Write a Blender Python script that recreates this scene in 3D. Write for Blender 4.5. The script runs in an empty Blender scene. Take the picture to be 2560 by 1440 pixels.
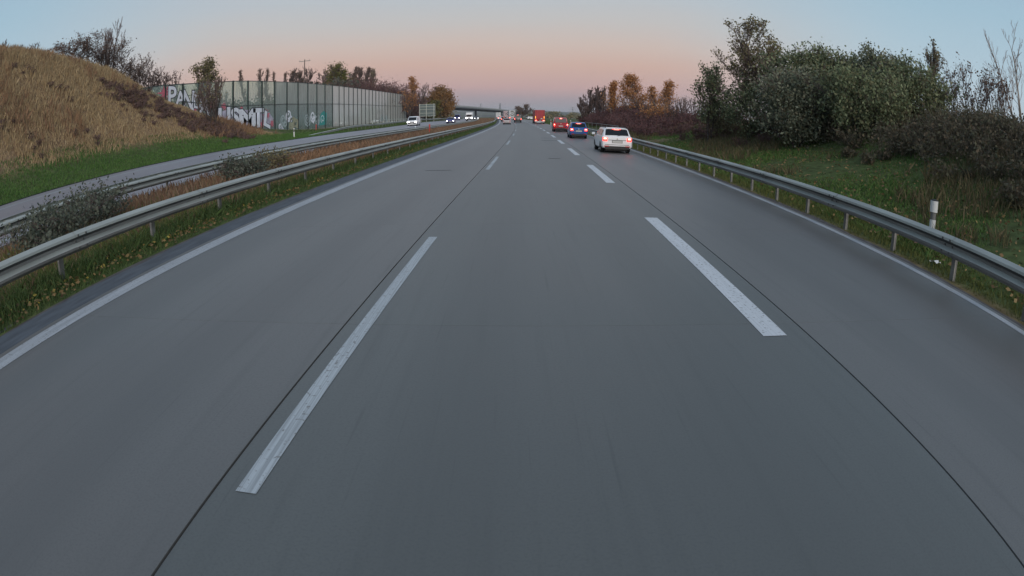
import bpy, math, random
import numpy as np
from mathutils import Matrix, Vector, Euler

S = bpy.context.scene
COL = S.collection
R = math.radians
def lin(*c):
    return tuple(((v/255)/12.92 if v/255 <= .04045 else (((v/255)+.055)/1.055)**2.4) for v in c)

# ------------------------------------------------------------------ camera (wide dash camera, lens with barrel curvature)
H_CAM, PITCH, ROLL = 1.8286, 0.28718, 0.0031
cam = bpy.data.cameras.new('dash_camera')
cam.type = 'PANO'
cam.panorama_type = 'FISHEYE_LENS_POLYNOMIAL'
cam.sensor_fit = 'HORIZONTAL'; cam.sensor_width = 36.0; cam.sensor_height = 20.25
cam.fisheye_fov = R(170)
cam.fisheye_polynomial_k0 = 0.0
cam.fisheye_polynomial_k1 = -4.68931427e-02
cam.fisheye_polynomial_k2 = -2.11411997e-04
cam.fisheye_polynomial_k3 = 1.41987648e-05
cam.fisheye_polynomial_k4 = -9.29096437e-07
cam.clip_start = 0.05; cam.clip_end = 20000
cob = bpy.data.objects.new('dash_camera', cam); COL.objects.link(cob)
cp, sp, cr, sr = math.cos(PITCH), math.sin(PITCH), math.cos(ROLL), math.sin(ROLL)
fwd, dwn, rgt = Vector((0, cp, -sp)), Vector((0, -sp, -cp)), Vector((1, 0, 0))
ax = rgt*cr - dwn*sr; ay = -(rgt*sr + dwn*cr); az = -fwd
M = Matrix((ax, ay, az)).transposed().to_4x4(); M.translation = (0, 0, H_CAM)
cob.matrix_world = M
S.camera = cob

# ------------------------------------------------------------------ sky: dawn band opposite the sun, blue above
S.render.engine = 'CYCLES'
W = bpy.data.worlds.new('World'); S.world = W; W.use_nodes = True
nt = W.node_tree; nt.nodes.clear()
wo = nt.nodes.new('ShaderNodeOutputWorld'); bg = nt.nodes.new('ShaderNodeBackground')
tc = nt.nodes.new('ShaderNodeTexCoord'); sx = nt.nodes.new('ShaderNodeSeparateXYZ')
nt.links.new(tc.outputs['Generated'], sx.inputs[0])
# soft cloud streaks bend the height of the bands a little
mp = nt.nodes.new('ShaderNodeMapping'); mp.inputs['Scale'].default_value = (2.2, 2.2, 9)
nz = nt.nodes.new('ShaderNodeTexNoise'); nz.inputs['Scale'].default_value = 1.6; nz.inputs['Detail'].default_value = 3
nt.links.new(tc.outputs['Generated'], mp.inputs[0]); nt.links.new(mp.outputs[0], nz.inputs[0])
ma = nt.nodes.new('ShaderNodeMath'); ma.operation = 'MULTIPLY_ADD'; ma.inputs[1].default_value = .024; ma.inputs[2].default_value = -.012
nt.links.new(nz.outputs[0], ma.inputs[0])
ad = nt.nodes.new('ShaderNodeMath'); ad.operation = 'ADD'; nt.links.new(sx.outputs['Z'], ad.inputs[0]); nt.links.new(ma.outputs[0], ad.inputs[1])
def bands(stops):
    c = nt.nodes.new('ShaderNodeValToRGB'); c.color_ramp.interpolation = 'LINEAR'; el = c.color_ramp.elements
    while len(el) < len(stops): el.new(.5)
    for e, (p, k) in zip(el, stops): e.position = p; e.color = (*lin(*k), 1)
    nt.links.new(ad.outputs[0], c.inputs[0]); return c
# opposite the sun: grey-blue earth shadow, pink arch, then blue
arch = bands([(0.0, (146, 150, 158)), (.012, (150, 152, 162)), (.03, (166, 154, 163)), (.052, (195, 163, 164)), (.092, (207, 174, 164)),
              (.128, (206, 187, 180)), (.168, (196, 193, 193)), (.21, (187, 194, 201)), (.28, (178, 191, 204)), (.45, (152, 174, 200)), (1.0, (142, 158, 182))])
# to the sides and round behind: pale blue, paler to the horizon
side = bands([(0.0, (176, 178, 188)), (.06, (186, 196, 208)), (.14, (180, 202, 216)), (.26, (164, 194, 212)), (.45, (152, 174, 200)), (1.0, (142, 158, 182))])
ang = nt.nodes.new('ShaderNodeMath'); ang.operation = 'ARCTAN2'; nt.links.new(sx.outputs['X'], ang.inputs[0]); nt.links.new(sx.outputs['Y'], ang.inputs[1])
ab = nt.nodes.new('ShaderNodeMath'); ab.operation = 'ADD'; ab.inputs[1].default_value = .12; nt.links.new(ang.outputs[0], ab.inputs[0])
ab2 = nt.nodes.new('ShaderNodeMath'); ab2.operation = 'ABSOLUTE'; nt.links.new(ab.outputs[0], ab2.inputs[0])
mr = nt.nodes.new('ShaderNodeMapRange'); mr.interpolation_type = 'SMOOTHSTEP'; mr.inputs[1].default_value = .32; mr.inputs[2].default_value = .86
nt.links.new(ab2.outputs[0], mr.inputs[0])
sky = nt.nodes.new('ShaderNodeMixRGB'); nt.links.new(mr.outputs[0], sky.inputs[0]); nt.links.new(arch.outputs[0], sky.inputs[1]); nt.links.new(side.outputs[0], sky.inputs[2])
# physical dawn sky, low sun behind the camera, laid faintly over the bands
nish = nt.nodes.new('ShaderNodeTexSky'); nish.sky_type = 'NISHITA'; nish.sun_disc = False
nish.sun_elevation = R(3); nish.sun_rotation = R(190)
nm = nt.nodes.new('ShaderNodeMixRGB'); nm.blend_type = 'ADD'; nm.inputs[0].default_value = .012
nt.links.new(sky.outputs[0], nm.inputs[1]); nt.links.new(nish.outputs[0], nm.inputs[2])
nt.links.new(nm.outputs[0], bg.inputs[0]); bg.inputs[1].default_value = .94
nt.links.new(bg.outputs[0], wo.inputs[0])
sun = bpy.data.lights.new('sun', 'SUN'); sun.energy = 2.1; sun.angle = R(50); sun.color = (1, .89, .80)
so = bpy.data.objects.new('sun', sun); COL.objects.link(so)
so.rotation_euler = Vector((-.28, .92, -.36)).to_track_quat('-Z', 'Y').to_euler()
S.view_settings.view_transform = 'Standard'; S.view_settings.look = 'None'
S.view_settings.exposure = 0; S.view_settings.gamma = 1; S.view_settings.use_curve_mapping = False
S.cycles.volume_bounces = 0; S.cycles.max_bounces = 6; S.cycles.transparent_max_bounces = 12

# ------------------------------------------------------------------ the lie of the land
def bend(y):
    """sideways shift of the road's centre at distance y"""
    y = np.asarray(y, float); t = np.clip(y, -50, 150) / 100
    c = 3.2851*t - 0.53795*t**2 - 0.86981*t**3 + 0.23251*t**4
    u = np.maximum(y - 150, 0) / 100
    return c - 1.05*u - 1.3*np.minimum(u, 3.0)**2 - np.maximum(u - 3, 0)*7.8 + np.minimum(y + 50, 0)*.05
def road_z(y):
    y = np.asarray(y, float)
    return np.interp(y, [-100, 0, 25, 50, 75, 100, 130, 150, 175, 200, 225, 300, 450, 3000],
                     [0, 0, .014, .049, .094, .136, .18, .25, .45, .66, .8, .92, .97, 1.0])
def opp_z(y):
    return np.interp(y, [-100, 60, 100, 125, 145, 225, 300, 450, 3000], [.45, .45, .5, .68, .88, .95, .97, 1.0, 1.0])
def sm(a, b, x):
    t = np.clip((x - a) / (b - a), 0, 1); return t*t*(3 - 2*t)
def terrain(X, Y):
    X = np.asarray(X, float); Y = np.asarray(Y, float)
    q = X - bend(Y); zr = road_z(Y); zo = opp_z(Y)
    # right-hand bank
    hb = np.interp(Y, [-60, 15, 40, 60, 85, 112, 135, 160], [1, 1, .75, .62, .85, .95, .35, .06])
    rb = np.interp(q, [6.1, 7.2, 8.5, 11, 13, 16, 20, 30, 60, 200], [-.02, .0, .2, .8, 1.4, 2.9, 3.5, 3.7, 3.2, 2.0])
    right = zr + rb*hb
    # median and the opposite carriageway
    med = zr + (zo - zr)*np.clip((-q - 12.9)/11.1, 0, 1) - .02
    # left-hand hill
    p = -q - 24
    A = np.interp(Y, [-80, -20, 30, 37, 45, 52, 59, 68, 78, 88, 100, 120], [.75, .9, 1, .95, .84, .65, .46, .24, .14, .09, .05, .02])
    g = np.interp(p, [0, 1, 3, 5, 8, 11, 15, 18, 24, 50, 150], [-.02, .12, .75, 1.7, 4.4, 7.4, 10.9, 12.0, 12.2, 11, 6])
    left = zo + g*A
    left = left + 9.6*np.exp(-((Y - 200)/62.)**2)*sm(36, 49, -q)*np.exp(-(np.maximum(-q - 60, 0)/60)**2)
    z = np.where(q > 0, right, np.where(p > 0, left, med))
    return z

# ------------------------------------------------------------------ helpers
def new_mat(name): 
    m = bpy.data.materials.new(name); m.use_nodes = True
    t = m.node_tree; b = t.nodes['Principled BSDF']
    return m, t, b
def rgb(*c): return (*lin(*c), 1)
def mat(name, col, rough=.6, metal=0., spec=.4, var=.0, scale=4., stretch=(1, 1, 1), emit=None, es=0., coat=0., bump=0.):
    m, t, b = new_mat(name)
    b.inputs['Roughness'].default_value = rough; b.inputs['Metallic'].default_value = metal
    b.inputs['Specular IOR Level'].default_value = spec
    if coat: b.inputs['Coat Weight'].default_value = coat; b.inputs['Coat Roughness'].default_value = .06
    b.inputs['Base Color'].default_value = (*col, 1)
    if emit: b.inputs['Emission Color'].default_value = (*emit, 1); b.inputs['Emission Strength'].default_value = es
    if var or bump:
        g = t.nodes.new('ShaderNodeNewGeometry'); mp = t.nodes.new('ShaderNodeMapping'); mp.inputs['Scale'].default_value = stretch
        n = t.nodes.new('ShaderNodeTexNoise'); n.inputs['Scale'].default_value = scale; n.inputs['Detail'].default_value = 5
        t.links.new(g.outputs['Position'], mp.inputs[0]); t.links.new(mp.outputs[0], n.inputs[0])
        if var:
            r = t.nodes.new('ShaderNodeValToRGB'); r.color_ramp.elements[0].position = .32; r.color_ramp.elements[1].position = .68
            r.color_ramp.elements[0].color = (*[c*(1-var) for c in col], 1); r.color_ramp.elements[1].color = (*[min(1, c*(1+var)) for c in col], 1)
            t.links.new(n.outputs[0], r.inputs[0]); t.links.new(r.outputs[0], b.inputs['Base Color'])
        if bump:
            bp = t.nodes.new('ShaderNodeBump'); bp.inputs['Strength'].default_value = bump; bp.inputs['Distance'].default_value = .02
            t.links.new(n.outputs[0], bp.inputs['Height']); t.links.new(bp.outputs[0], b.inputs['Normal'])
    return m
def leaf_mat(name, cols, rough=.65, transl=.25):
    """each leaf, blade or twig takes its own tone out of a small range"""
    m, t, b = new_mat(name); b.inputs['Roughness'].default_value = rough; b.inputs['Specular IOR Level'].default_value = .25
    g = t.nodes.new('ShaderNodeNewGeometry'); r = t.nodes.new('ShaderNodeValToRGB')
    e = r.color_ramp.elements
    while len(e) < len(cols): e.new(.5)
    for i, (k, c) in enumerate(zip(e, cols)): k.position = i/max(1, len(cols)-1); k.color = (*c, 1)
    t.links.new(g.outputs['Random Per Island'], r.inputs[0]); t.links.new(r.outputs[0], b.inputs['Base Color'])
    if transl:
        tr = t.nodes.new('ShaderNodeBsdfTranslucent'); mx = t.nodes.new('ShaderNodeMixShader'); mx.inputs[0].default_value = transl
        t.links.new(r.outputs[0], tr.inputs[0]); t.links.new(b.outputs[0], mx.inputs[1]); t.links.new(tr.outputs[0], mx.inputs[2])
        t.links.new(mx.outputs[0], t.nodes['Material Output'].inputs[0])
    return m

def np_mesh(name, V, faces, mats, midx=None, smooth=False):
    """faces: list of (M,k) index arrays"""
    me = bpy.data.meshes.new(name); V = np.asarray(V, np.float32)
    me.vertices.add(len(V)); me.vertices.foreach_set('co', V.ravel())
    nl = sum(f.size for f in faces); nf = sum(len(f) for f in faces)
    me.loops.add(nl); me.polygons.add(nf)
    me.loops.foreach_set('vertex_index', np.concatenate([f.ravel() for f in faces]).astype(np.int32))
    tot = np.concatenate([np.full(len(f), f.shape[1]) for f in faces]); st = np.concatenate([[0], np.cumsum(tot)[:-1]])
    me.polygons.foreach_set('loop_start', st.astype(np.int32))
    if midx is not None: me.polygons.foreach_set('material_index', np.asarray(midx, np.int32))
    me.polygons.foreach_set('use_smooth', np.full(nf, bool(smooth)))
    for m in mats: me.materials.append(m)
    me.update(calc_edges=True)
    return me
def link(name, me, parent=None, loc=None, rot=None, **props):
    o = bpy.data.objects.new(name, me); COL.objects.link(o)
    if parent is not None: o.parent = parent
    if loc is not None: o.location = loc
    if rot is not None: o.rotation_euler = rot
    for k, v in props.items(): o[k] = v
    return o
def thing(name, label, cat, loc=(0, 0, 0), rz=0., group=None):
    o = bpy.data.objects.new(name, None); COL.objects.link(o); o.location = loc; o.rotation_euler = (0, 0, rz); o.empty_display_size = .3
    o['label'] = label; o['category'] = cat
    if group: o['group'] = group
    return o
def copy_tree(o, parent=None):
    c = o.copy(); COL.objects.link(c); c.parent = parent
    for ch in list(o.children): copy_tree(ch, c)
    return c

class MB:
    """collects simple shapes into one mesh"""
    def __init__(s): s.v = []; s.f = []; s.m = []; s.mats = []
    def mi(s, m):
        if m not in s.mats: s.mats.append(m)
        return s.mats.index(m)
    def add(s, vs, fs, m):
        b = len(s.v); s.v += [tuple(v) for v in vs]; i = s.mi(m)
        for f in fs: s.f.append(tuple(b+k for k in f)); s.m.append(i)
    def box(s, c, d, m, rz=0, rx=0, taper=1.):
        hx, hy, hz = d[0]/2, d[1]/2, d[2]/2
        vs = []
        E_ = Euler((rx, 0, rz)).to_matrix()
        for z in (-hz, hz):
            k = taper if z > 0 else 1
            for x, y in ((-hx, -hy), (hx, -hy), (hx, hy), (-hx, hy)): vs.append(E_ @ Vector((x*k, y*k, z)) + Vector(c))
        s.add(vs, [(0, 3, 2, 1), (4, 5, 6, 7), (0, 1, 5, 4), (1, 2, 6, 5), (2, 3, 7, 6), (3, 0, 4, 7)], m)
    def cyl(s, a, b, r0, r1, m, n=10, cap=True):
        a, b = Vector(a), Vector(b); d = (b-a).normalized(); u = d.orthogonal().normalized(); w = d.cross(u)
        vs = [a+(u*math.cos(2*math.pi*i/n)+w*math.sin(2*math.pi*i/n))*r0 for i in range(n)] + [b+(u*math.cos(2*math.pi*i/n)+w*math.sin(2*math.pi*i/n))*r1 for i in range(n)]
        fs = [(i, (i+1) % n, n+(i+1) % n, n+i) for i in range(n)]
        if cap: fs += [tuple(range(n-1, -1, -1)), tuple(range(n, 2*n))]
        s.add(vs, fs, m)
    def pipe(s, pts, r, m, n=8):
        for a, b in zip(pts[:-1], pts[1:]): s.cyl(a, b, r, r, m, n)
    def build(s, name, parent=None, smooth=False, bevel=0, **k):
        me = bpy.data.meshes.new(name); me.from_pydata(s.v, [], s.f)
        for m in s.mats: me.materials.append(m)
        me.polygons.foreach_set('material_index', s.m)
        me.polygons.foreach_set('use_smooth', [bool(smooth)]*len(s.f))
        me.update(); o = link(name, me, parent, **k)
        if bevel:
            b = o.modifiers.new('bevel', 'BEVEL'); b.width = bevel; b.segments = 2; b.limit_method = 'ANGLE'
        return o

def P(lat, y, dz=0.): return (lat+float(bend(y)), y, float(road_z(y))+dz)
def heading(y): return -math.atan(float(bend(y+1)-bend(y-1))/2)
def opp_surface(lat, y):
    zr, zo = road_z(y), opp_z(y)
    return zr + (zo-zr)*np.clip((-lat-12.9)/11.1, 0, 1)
def noise2(x, y, s=0):
    r = np.random.default_rng(s+11); v = 0*x
    for k in range(7):
        a, b = r.uniform(-1, 1, 2)*(.35*1.7**k); v = v + np.sin(a*x+b*y+r.uniform(0, 6))/(1.35**k)
    return v/3

# ------------------------------------------------------------------ materials of the setting
def concrete(name, c, streak=.16, tracks=False):
    m, t, b = new_mat(name); b.inputs['Roughness'].default_value = .45; b.inputs['Specular IOR Level'].default_value = .65
    g = t.nodes.new('ShaderNodeNewGeometry')
    def nz_(scale, st, det=4):
        mp = t.nodes.new('ShaderNodeMapping'); mp.inputs['Scale'].default_value = st
        n = t.nodes.new('ShaderNodeTexNoise'); n.inputs['Scale'].default_value = scale; n.inputs['Detail'].default_value = det
        t.links.new(g.outputs['Position'], mp.inputs[0]); t.links.new(mp.outputs[0], n.inputs[0]); return n
    a = nz_(1.0, (.5, .06, 1)); f = nz_(1.0, (9, .35, 1), 6); q = nz_(55, (1, 1, 1), 2); big = nz_(.22, (1, 1, 1), 3)
    def mix(fac, c1, c2):
        k = t.nodes.new('ShaderNodeMixRGB'); k.inputs[1].default_value = (*c1, 1) if isinstance(c1, tuple) else (0, 0, 0, 1)
        if not isinstance(c1, tuple): t.links.new(c1, k.inputs[1])
        k.inputs[2].default_value = (*c2, 1); t.links.new(fac, k.inputs[0]); return k
    def ramp(n, lo, hi, amt):
        r = t.nodes.new('ShaderNodeMapRange'); r.inputs[1].default_value = lo; r.inputs[2].default_value = hi; r.inputs[4].default_value = amt
        t.links.new(n.outputs[0], r.inputs[0]); return r.outputs[0]
    k = mix(ramp(a, .35, .65, 1.), tuple(x*.90 for x in c), tuple(x*1.08 for x in c))
    k = mix(ramp(f, .52, .82, .5), k.outputs[0], tuple(x*(1-2.2*streak) for x in c))
    k = mix(ramp(big, .5, .75, .5), k.outputs[0], (c[0]*1.1, c[1]*1.0, c[2]*.97))
    k = mix(ramp(q, .45, .8, .6), k.outputs[0], tuple(x*.68 for x in c))
    st_ = nz_(1.0, (22, .5, 1), 3); k = mix(ramp(st_, .64, .74, .42), k.outputs[0], tuple(x*.55 for x in c))
    if tracks:      # rubber-darkened wheel tracks along each slab
        tc_ = t.nodes.new('ShaderNodeTexCoord'); sp_ = t.nodes.new('ShaderNodeSeparateXYZ'); t.links.new(tc_.outputs['Generated'], sp_.inputs[0])
        wv = t.nodes.new('ShaderNodeMath'); wv.operation = 'PINGPONG'; wv.inputs[1].default_value = .5; t.links.new(sp_.outputs['X'], wv.inputs[0])
        d1 = t.nodes.new('ShaderNodeMath'); d1.operation = 'SUBTRACT'; d1.inputs[1].default_value = .29; t.links.new(wv.outputs[0], d1.inputs[0])
        d2 = t.nodes.new('ShaderNodeMath'); d2.operation = 'ABSOLUTE'; t.links.new(d1.outputs[0], d2.inputs[0])
        mr_ = t.nodes.new('ShaderNodeMapRange'); mr_.interpolation_type = 'SMOOTHSTEP'; mr_.inputs[1].default_value = .13; mr_.inputs[2].default_value = .02; mr_.inputs[4].default_value = .7
        t.links.new(d2.outputs[0], mr_.inputs[0])
        mm = t.nodes.new('ShaderNodeMath'); mm.operation = 'MULTIPLY'; t.links.new(mr_.outputs[0], mm.inputs[0]); t.links.new(a.outputs[0], mm.inputs[1])
        k = mix(mm.outputs[0], k.outputs[0], tuple(x*.74 for x in c))
    t.links.new(k.outputs[0], b.inputs['Base Color'])
    bp = t.nodes.new('ShaderNodeBump'); bp.inputs['Strength'].default_value = .25; bp.inputs['Distance'].default_value = .004
    t.links.new(q.outputs[0], bp.inputs['Height']); t.links.new(bp.outputs[0], b.inputs['Normal'])
    return m
M_conc_l = concrete('left_lane_concrete', (.136, .138, .131)); M_conc = concrete('middle_lane_concrete', (.114, .124, .118), .15); M_conc_r = concrete('right_lane_concrete', (.142, .142, .135))
M_conc_opp = concrete('opposite_concrete', (.26, .25, .265), .1)
M_joint = mat('joint_filler', (.012, .013, .014), .8)
M_asph = mat('shoulder_asphalt', (.085, .10, .115), .75, var=.22, scale=3, stretch=(3, .5, 1), bump=.3)
M_dirt = mat('shoulder_grit', (.095, .088, .085), .9, var=.35, scale=4, stretch=(3, .6, 1), bump=.6)
def paint(name, c, wear, stretch=(14, .25, 1)):
    m, t, b = new_mat(name); b.inputs['Roughness'].default_value = .55
    g = t.nodes.new('ShaderNodeNewGeometry'); mp = t.nodes.new('ShaderNodeMapping'); mp.inputs['Scale'].default_value = stretch
    n = t.nodes.new('ShaderNodeTexNoise'); n.inputs['Scale'].default_value = 3; n.inputs['Detail'].default_value = 6
    r = t.nodes.new('ShaderNodeValToRGB'); r.color_ramp.elements[0].position = .36; r.color_ramp.elements[1].position = .60
    r.color_ramp.elements[0].color = (*[x*(1-wear) for x in c], 1); r.color_ramp.elements[1].color = (*c, 1)
    t.links.new(g.outputs['Position'], mp.inputs[0]); t.links.new(mp.outputs[0], n.inputs[0]); t.links.new(n.outputs[0], r.inputs[0])
    ch = t.nodes.new('ShaderNodeTexNoise'); ch.inputs['Scale'].default_value = 26; ch.inputs['Detail'].default_value = 4; t.links.new(g.outputs['Position'], ch.inputs[0])
    cm = t.nodes.new('ShaderNodeMapRange'); cm.inputs[1].default_value = .60; cm.inputs[2].default_value = .66; cm.inputs[4].default_value = .8; t.links.new(ch.outputs[0], cm.inputs[0])
    mx = t.nodes.new('ShaderNodeMixRGB'); mx.inputs[2].default_value = (.19, .19, .18, 1); t.links.new(cm.outputs[0], mx.inputs[0]); t.links.new(r.outputs[0], mx.inputs[1])   # chips down to the concrete
    t.links.new(mx.outputs[0], b.inputs['Base Color'])
    return m
M_paint = paint('white_road_paint', (.62, .66, .68), .14)
M_paint_worn = paint('worn_road_paint', (.46, .51, .53), .34, (26, .3, 1))
M_paint_edge = paint('edge_line_paint', (.42, .45, .47), .25)
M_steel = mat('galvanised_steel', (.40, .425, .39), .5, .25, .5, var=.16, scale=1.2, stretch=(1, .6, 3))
M_steel_shade = mat('painted_shade_steel', (.10, .10, .098), .8, .1, .3, var=.3, scale=2, stretch=(1, .5, 3)); M_steel_low = mat('spray_and_shade_steel', (.23, .225, .21), .7, .3, .4, var=.25, scale=1.6, stretch=(1, .5, 4))  # both darker steels carry the W-beam's shading in their colour, with some road spray
M_steel_dk = mat('weathered_steel', (.20, .21, .20), .6, .4, .5, var=.2, scale=2)
M_bark = mat('bark', (.060, .047, .042), .9, var=.4, scale=5)
M_bark_pale = mat('birch_bark', (.30, .27, .24), .8, var=.4, scale=6)
M_twig = leaf_mat('twigs', [(.11, .078, .075), (.15, .11, .10), (.08, .06, .058)], .8, 0)
M_twig_red = leaf_mat('reddish_twigs', [(.13, .065, .068), (.17, .095, .09), (.085, .05, .056)], .8, 0)

# ground: one sheet; grass, dry grass and bare earth by where they grow
def ground_mat():
    m, t, b = new_mat('ground_cover'); b.inputs['Roughness'].default_value = .95; b.inputs['Specular IOR Level'].default_value = .1
    at = t.nodes.new('ShaderNodeAttribute'); at.attribute_name = 'dry'
    g = t.nodes.new('ShaderNodeNewGeometry')
    n = t.nodes.new('ShaderNodeTexNoise'); n.inputs['Scale'].default_value = .35; n.inputs['Detail'].default_value = 8; n.inputs['Roughness'].default_value = .7
    n2 = t.nodes.new('ShaderNodeTexNoise'); n2.inputs['Scale'].default_value = 3.; n2.inputs['Detail'].default_value = 6
    t.links.new(g.outputs['Position'], n.inputs[0]); t.links.new(g.outputs['Position'], n2.inputs[0])
    gr = t.nodes.new('ShaderNodeValToRGB'); gr.color_ramp.elements[0].color = (.05, .065, .024, 1); gr.color_ramp.elements[1].color = (.10, .135, .05, 1)
    gr.color_ramp.elements[0].position = .3; gr.color_ramp.elements[1].position = .7
    dr = t.nodes.new('ShaderNodeValToRGB'); dr.color_ramp.elements[0].color = (.15, .095, .055, 1); dr.color_ramp.elements[1].color = (.32, .215, .13, 1)
    dr.color_ramp.elements[0].position = .3; dr.color_ramp.elements[1].position = .7
    t.links.new(n2.outputs[0], gr.inputs[0]); t.links.new(n2.outputs[0], dr.inputs[0])
    mm = t.nodes.new('ShaderNodeMath'); mm.operation = 'MULTIPLY_ADD'; mm.inputs[1].default_value = .7; mm.inputs[2].default_value = -.35
    t.links.new(n.outputs[0], mm.inputs[0])
    a2 = t.nodes.new('ShaderNodeMath'); a2.operation = 'ADD'; a2.use_clamp = True
    t.links.new(mm.outputs[0], a2.inputs[0]); t.links.new(at.outputs['Fac'], a2.inputs[1])
    mx = t.nodes.new('ShaderNodeMixRGB'); t.links.new(a2.outputs[0], mx.inputs[0]); t.links.new(gr.outputs[0], mx.inputs[1]); t.links.new(dr.outputs[0], mx.inputs[2])
    t.links.new(mx.outputs[0], b.inputs['Base Color'])
    return m
def dryness(q, y):
    """0 green grass, 1 dry brown grass, by distance from the road's middle"""
    d = np.zeros_like(q + y)
    d = np.where((q < -7.3) & (q > -13.2), .75, d)
    hill = sm(27.2, 29.2, -q + 0*y) * (1 - sm(62, 72, y + .6*(q+28)))
    d = np.maximum(d, hill)
    d = np.maximum(d, .8*sm(34, 40, -q + 0*y)*sm(90, 120, y))
    d = np.maximum(d, .9*sm(13.5, 16, q + 0*y)*(y < 150))
    d = np.maximum(d, .55*sm(6.2, 6.35, q)*(1-sm(6.5, 6.8, q)))
    d = np.maximum(d, .6*sm(30, 45, y)*sm(7, 9, q)*(1-sm(120, 150, y)))
    return d
qs = np.concatenate([[-4000, -2500, -1500, -900, -500, -320, -220, -160, -130, -105, -90, -80, -72], np.arange(-66, -46, 2.), np.arange(-46, -24.2, .8), [-24.12, -24.02, -23.9, -20, -16, -13.6, -13.42, -13.3], np.arange(-12.8, -6.4, .5),
                     [-6.3, -6.2, -6.1, -3, 0, 3, 6.2, 6.27, 6.34, 6.5], np.arange(6.8, 22, .4), np.arange(22, 42, 2.), [45, 52, 60, 75, 100, 150, 220, 320, 500, 900, 1500, 2500, 4000]])
ys = np.concatenate([[-400, -150, -80, -50, -30, -20], np.arange(-12, 60, .8), np.arange(60, 130, 1.6), np.arange(130, 300, 4.), np.arange(300, 500, 12), [520, 560, 620, 700, 800, 950, 1150, 1400, 1800, 2400, 3200, 4500, 6500]])
Q, Y = np.meshgrid(qs, ys); X = Q + bend(Y)
Z = terrain(X, Y)
pave = ((Q > -6.15) & (Q < 6.25)) | ((Q > -24.05) & (Q < -13.35))
bump = .10*noise2(X*1.6, Y*1.6, 1) + .25*noise2(X*.35, Y*.35, 2)*np.clip((np.abs(Q)-26)/10, 0, 1)
edge = np.minimum.reduce([np.abs(Q+6.2), np.abs(Q-6.3), np.abs(Q+13.4), np.abs(Q+24)])
Z = np.where(pave, Z - .22, Z + bump*np.clip(edge/2.5, 0, 1))
# the opposite road's bed follows its own cross slope; far away the land rolls a little
Z += np.where(Y > 500, 3*noise2(X*.01, Y*.01, 3)*sm(500, 1500, Y), 0) * (np.abs(Q) > 26)
ny, nx = Q.shape
idx = np.arange(ny*nx).reshape(ny, nx)
F = np.stack([idx[:-1, :-1], idx[:-1, 1:], idx[1:, 1:], idx[1:, :-1]], -1).reshape(-1, 4)
gme = np_mesh('ground', np.stack([X, Y, Z], -1).reshape(-1, 3), [F], [ground_mat()], smooth=True)
a = gme.attributes.new('dry', 'FLOAT', 'POINT'); a.data.foreach_set('value', dryness(Q, Y).ravel().astype(np.float32))
ground = link('ground', gme, kind='structure')

# ------------------------------------------------------------------ the road: concrete slabs with recessed joints
LJ, RJ, EL, ER = -1.692, 2.630, -5.52, 6.27
JW = .009
def strip(lat0, lat1, y0, y1, dz, m, step=5., name='strip', thick=0., wob=None):
    n = max(1, int(math.ceil((y1-y0)/step))); yy = np.linspace(y0, y1, n+1)
    l0 = np.full(n+1, lat0); l1 = np.full(n+1, lat1)
    if wob: l0 = l0 + wob[0](yy); l1 = l1 + wob[1](yy)
    z = road_z(yy)+dz; b = bend(yy)
    V = np.concatenate([np.stack([l0+b, yy, z], 1), np.stack([l1+b, yy, z], 1)]); k = n+1
    i = np.arange(n); F = [np.stack([i, k+i, k+i+1, i+1], 1)]
    if thick:
        V = np.concatenate([V, V-np.array([0, 0, thick])]); d = 2*k
        F += [np.stack([i+1, i+1+d, i+d, i], 1), np.stack([k+i, k+i+d, k+i+1+d, k+i+1], 1), np.array([[0, d, k+d, k]]), np.array([[n, k+n, k+n+d, n+d]])]
    return np_mesh(name, V, F, [m])
road = link('road', strip(EL-.6, ER-.02, -40, 700, -.035, M_joint, 5, 'road'), kind='structure')
M_near = {m_: concrete(m_.name+'_tracked', c_, .15, True) for m_, c_ in ((M_conc_l, (.136, .138, .131)), (M_conc, (.116, .126, .119)), (M_conc_r, (.142, .143, .136)))}
LANES = ((EL, LJ-JW, M_conc_l), (LJ+JW, RJ-JW, M_conc), (RJ+JW, ER, M_conc_r))
for a0, a1, mm in LANES:
    for i in range(-2, 18):
        link('concrete_slab', strip(a0, a1, i*5+.002, i*5+4.998, 0, M_near[mm], 5, 'concrete_slab', .03), road)
far = [[strip(a0, a1, i*5+.002, i*5+4.998, 0, mm, 5, 'concrete_slab', .03) for i in range(18, 60)]+[strip(a0, a1, 300.004, 700, 0, mm, 5, 'concrete_slab', .03)] for a0, a1, mm in LANES]
def join_meshes(name, mes, mats):
    V, F3 = [], {}; b = 0
    for me in mes:
        v = np.empty(len(me.vertices)*3, np.float32); me.vertices.foreach_get('co', v); V.append(v.reshape(-1, 3))
        for p in me.polygons: F3.setdefault(len(p.vertices), []).append([b+k for k in p.vertices])
        b += len(me.vertices)
    return np_mesh(name, np.concatenate(V), [np.array(x) for x in F3.values()], mats)
for g_, L_ in zip(far, LANES):
    link('distant_slabs', join_meshes('distant_slabs', g_, [L_[2]]), road, kind='stuff')
    for me in g_: bpy.data.meshes.remove(me)
rw = lambda s, a, f: (lambda y: a*np.sin(y*f+s)+a*.7*np.sin(y*f*2.7+s*2)+a*.5*np.sin(y*f*6.1+s*3))
link('shoulder_strip', strip(-6.05, EL-.004, -30, 400, -.002, M_asph, .5, 'shoulder_strip', .05, (rw(1, .035, .9), lambda y: 0*y)), road)
link('shoulder_edge', strip(-6.45, -5.95, -30, 400, -.022, M_dirt, .5, 'shoulder_edge', .05, (rw(3, .05, .7), rw(1, .0, .9))), road)
link('shoulder_edge', strip(ER-.03, 6.50, -30, 400, -.012, M_dirt, .5, 'shoulder_edge', .05, (lambda y: 0*y, rw(4, .05, .8))), road)
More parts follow.
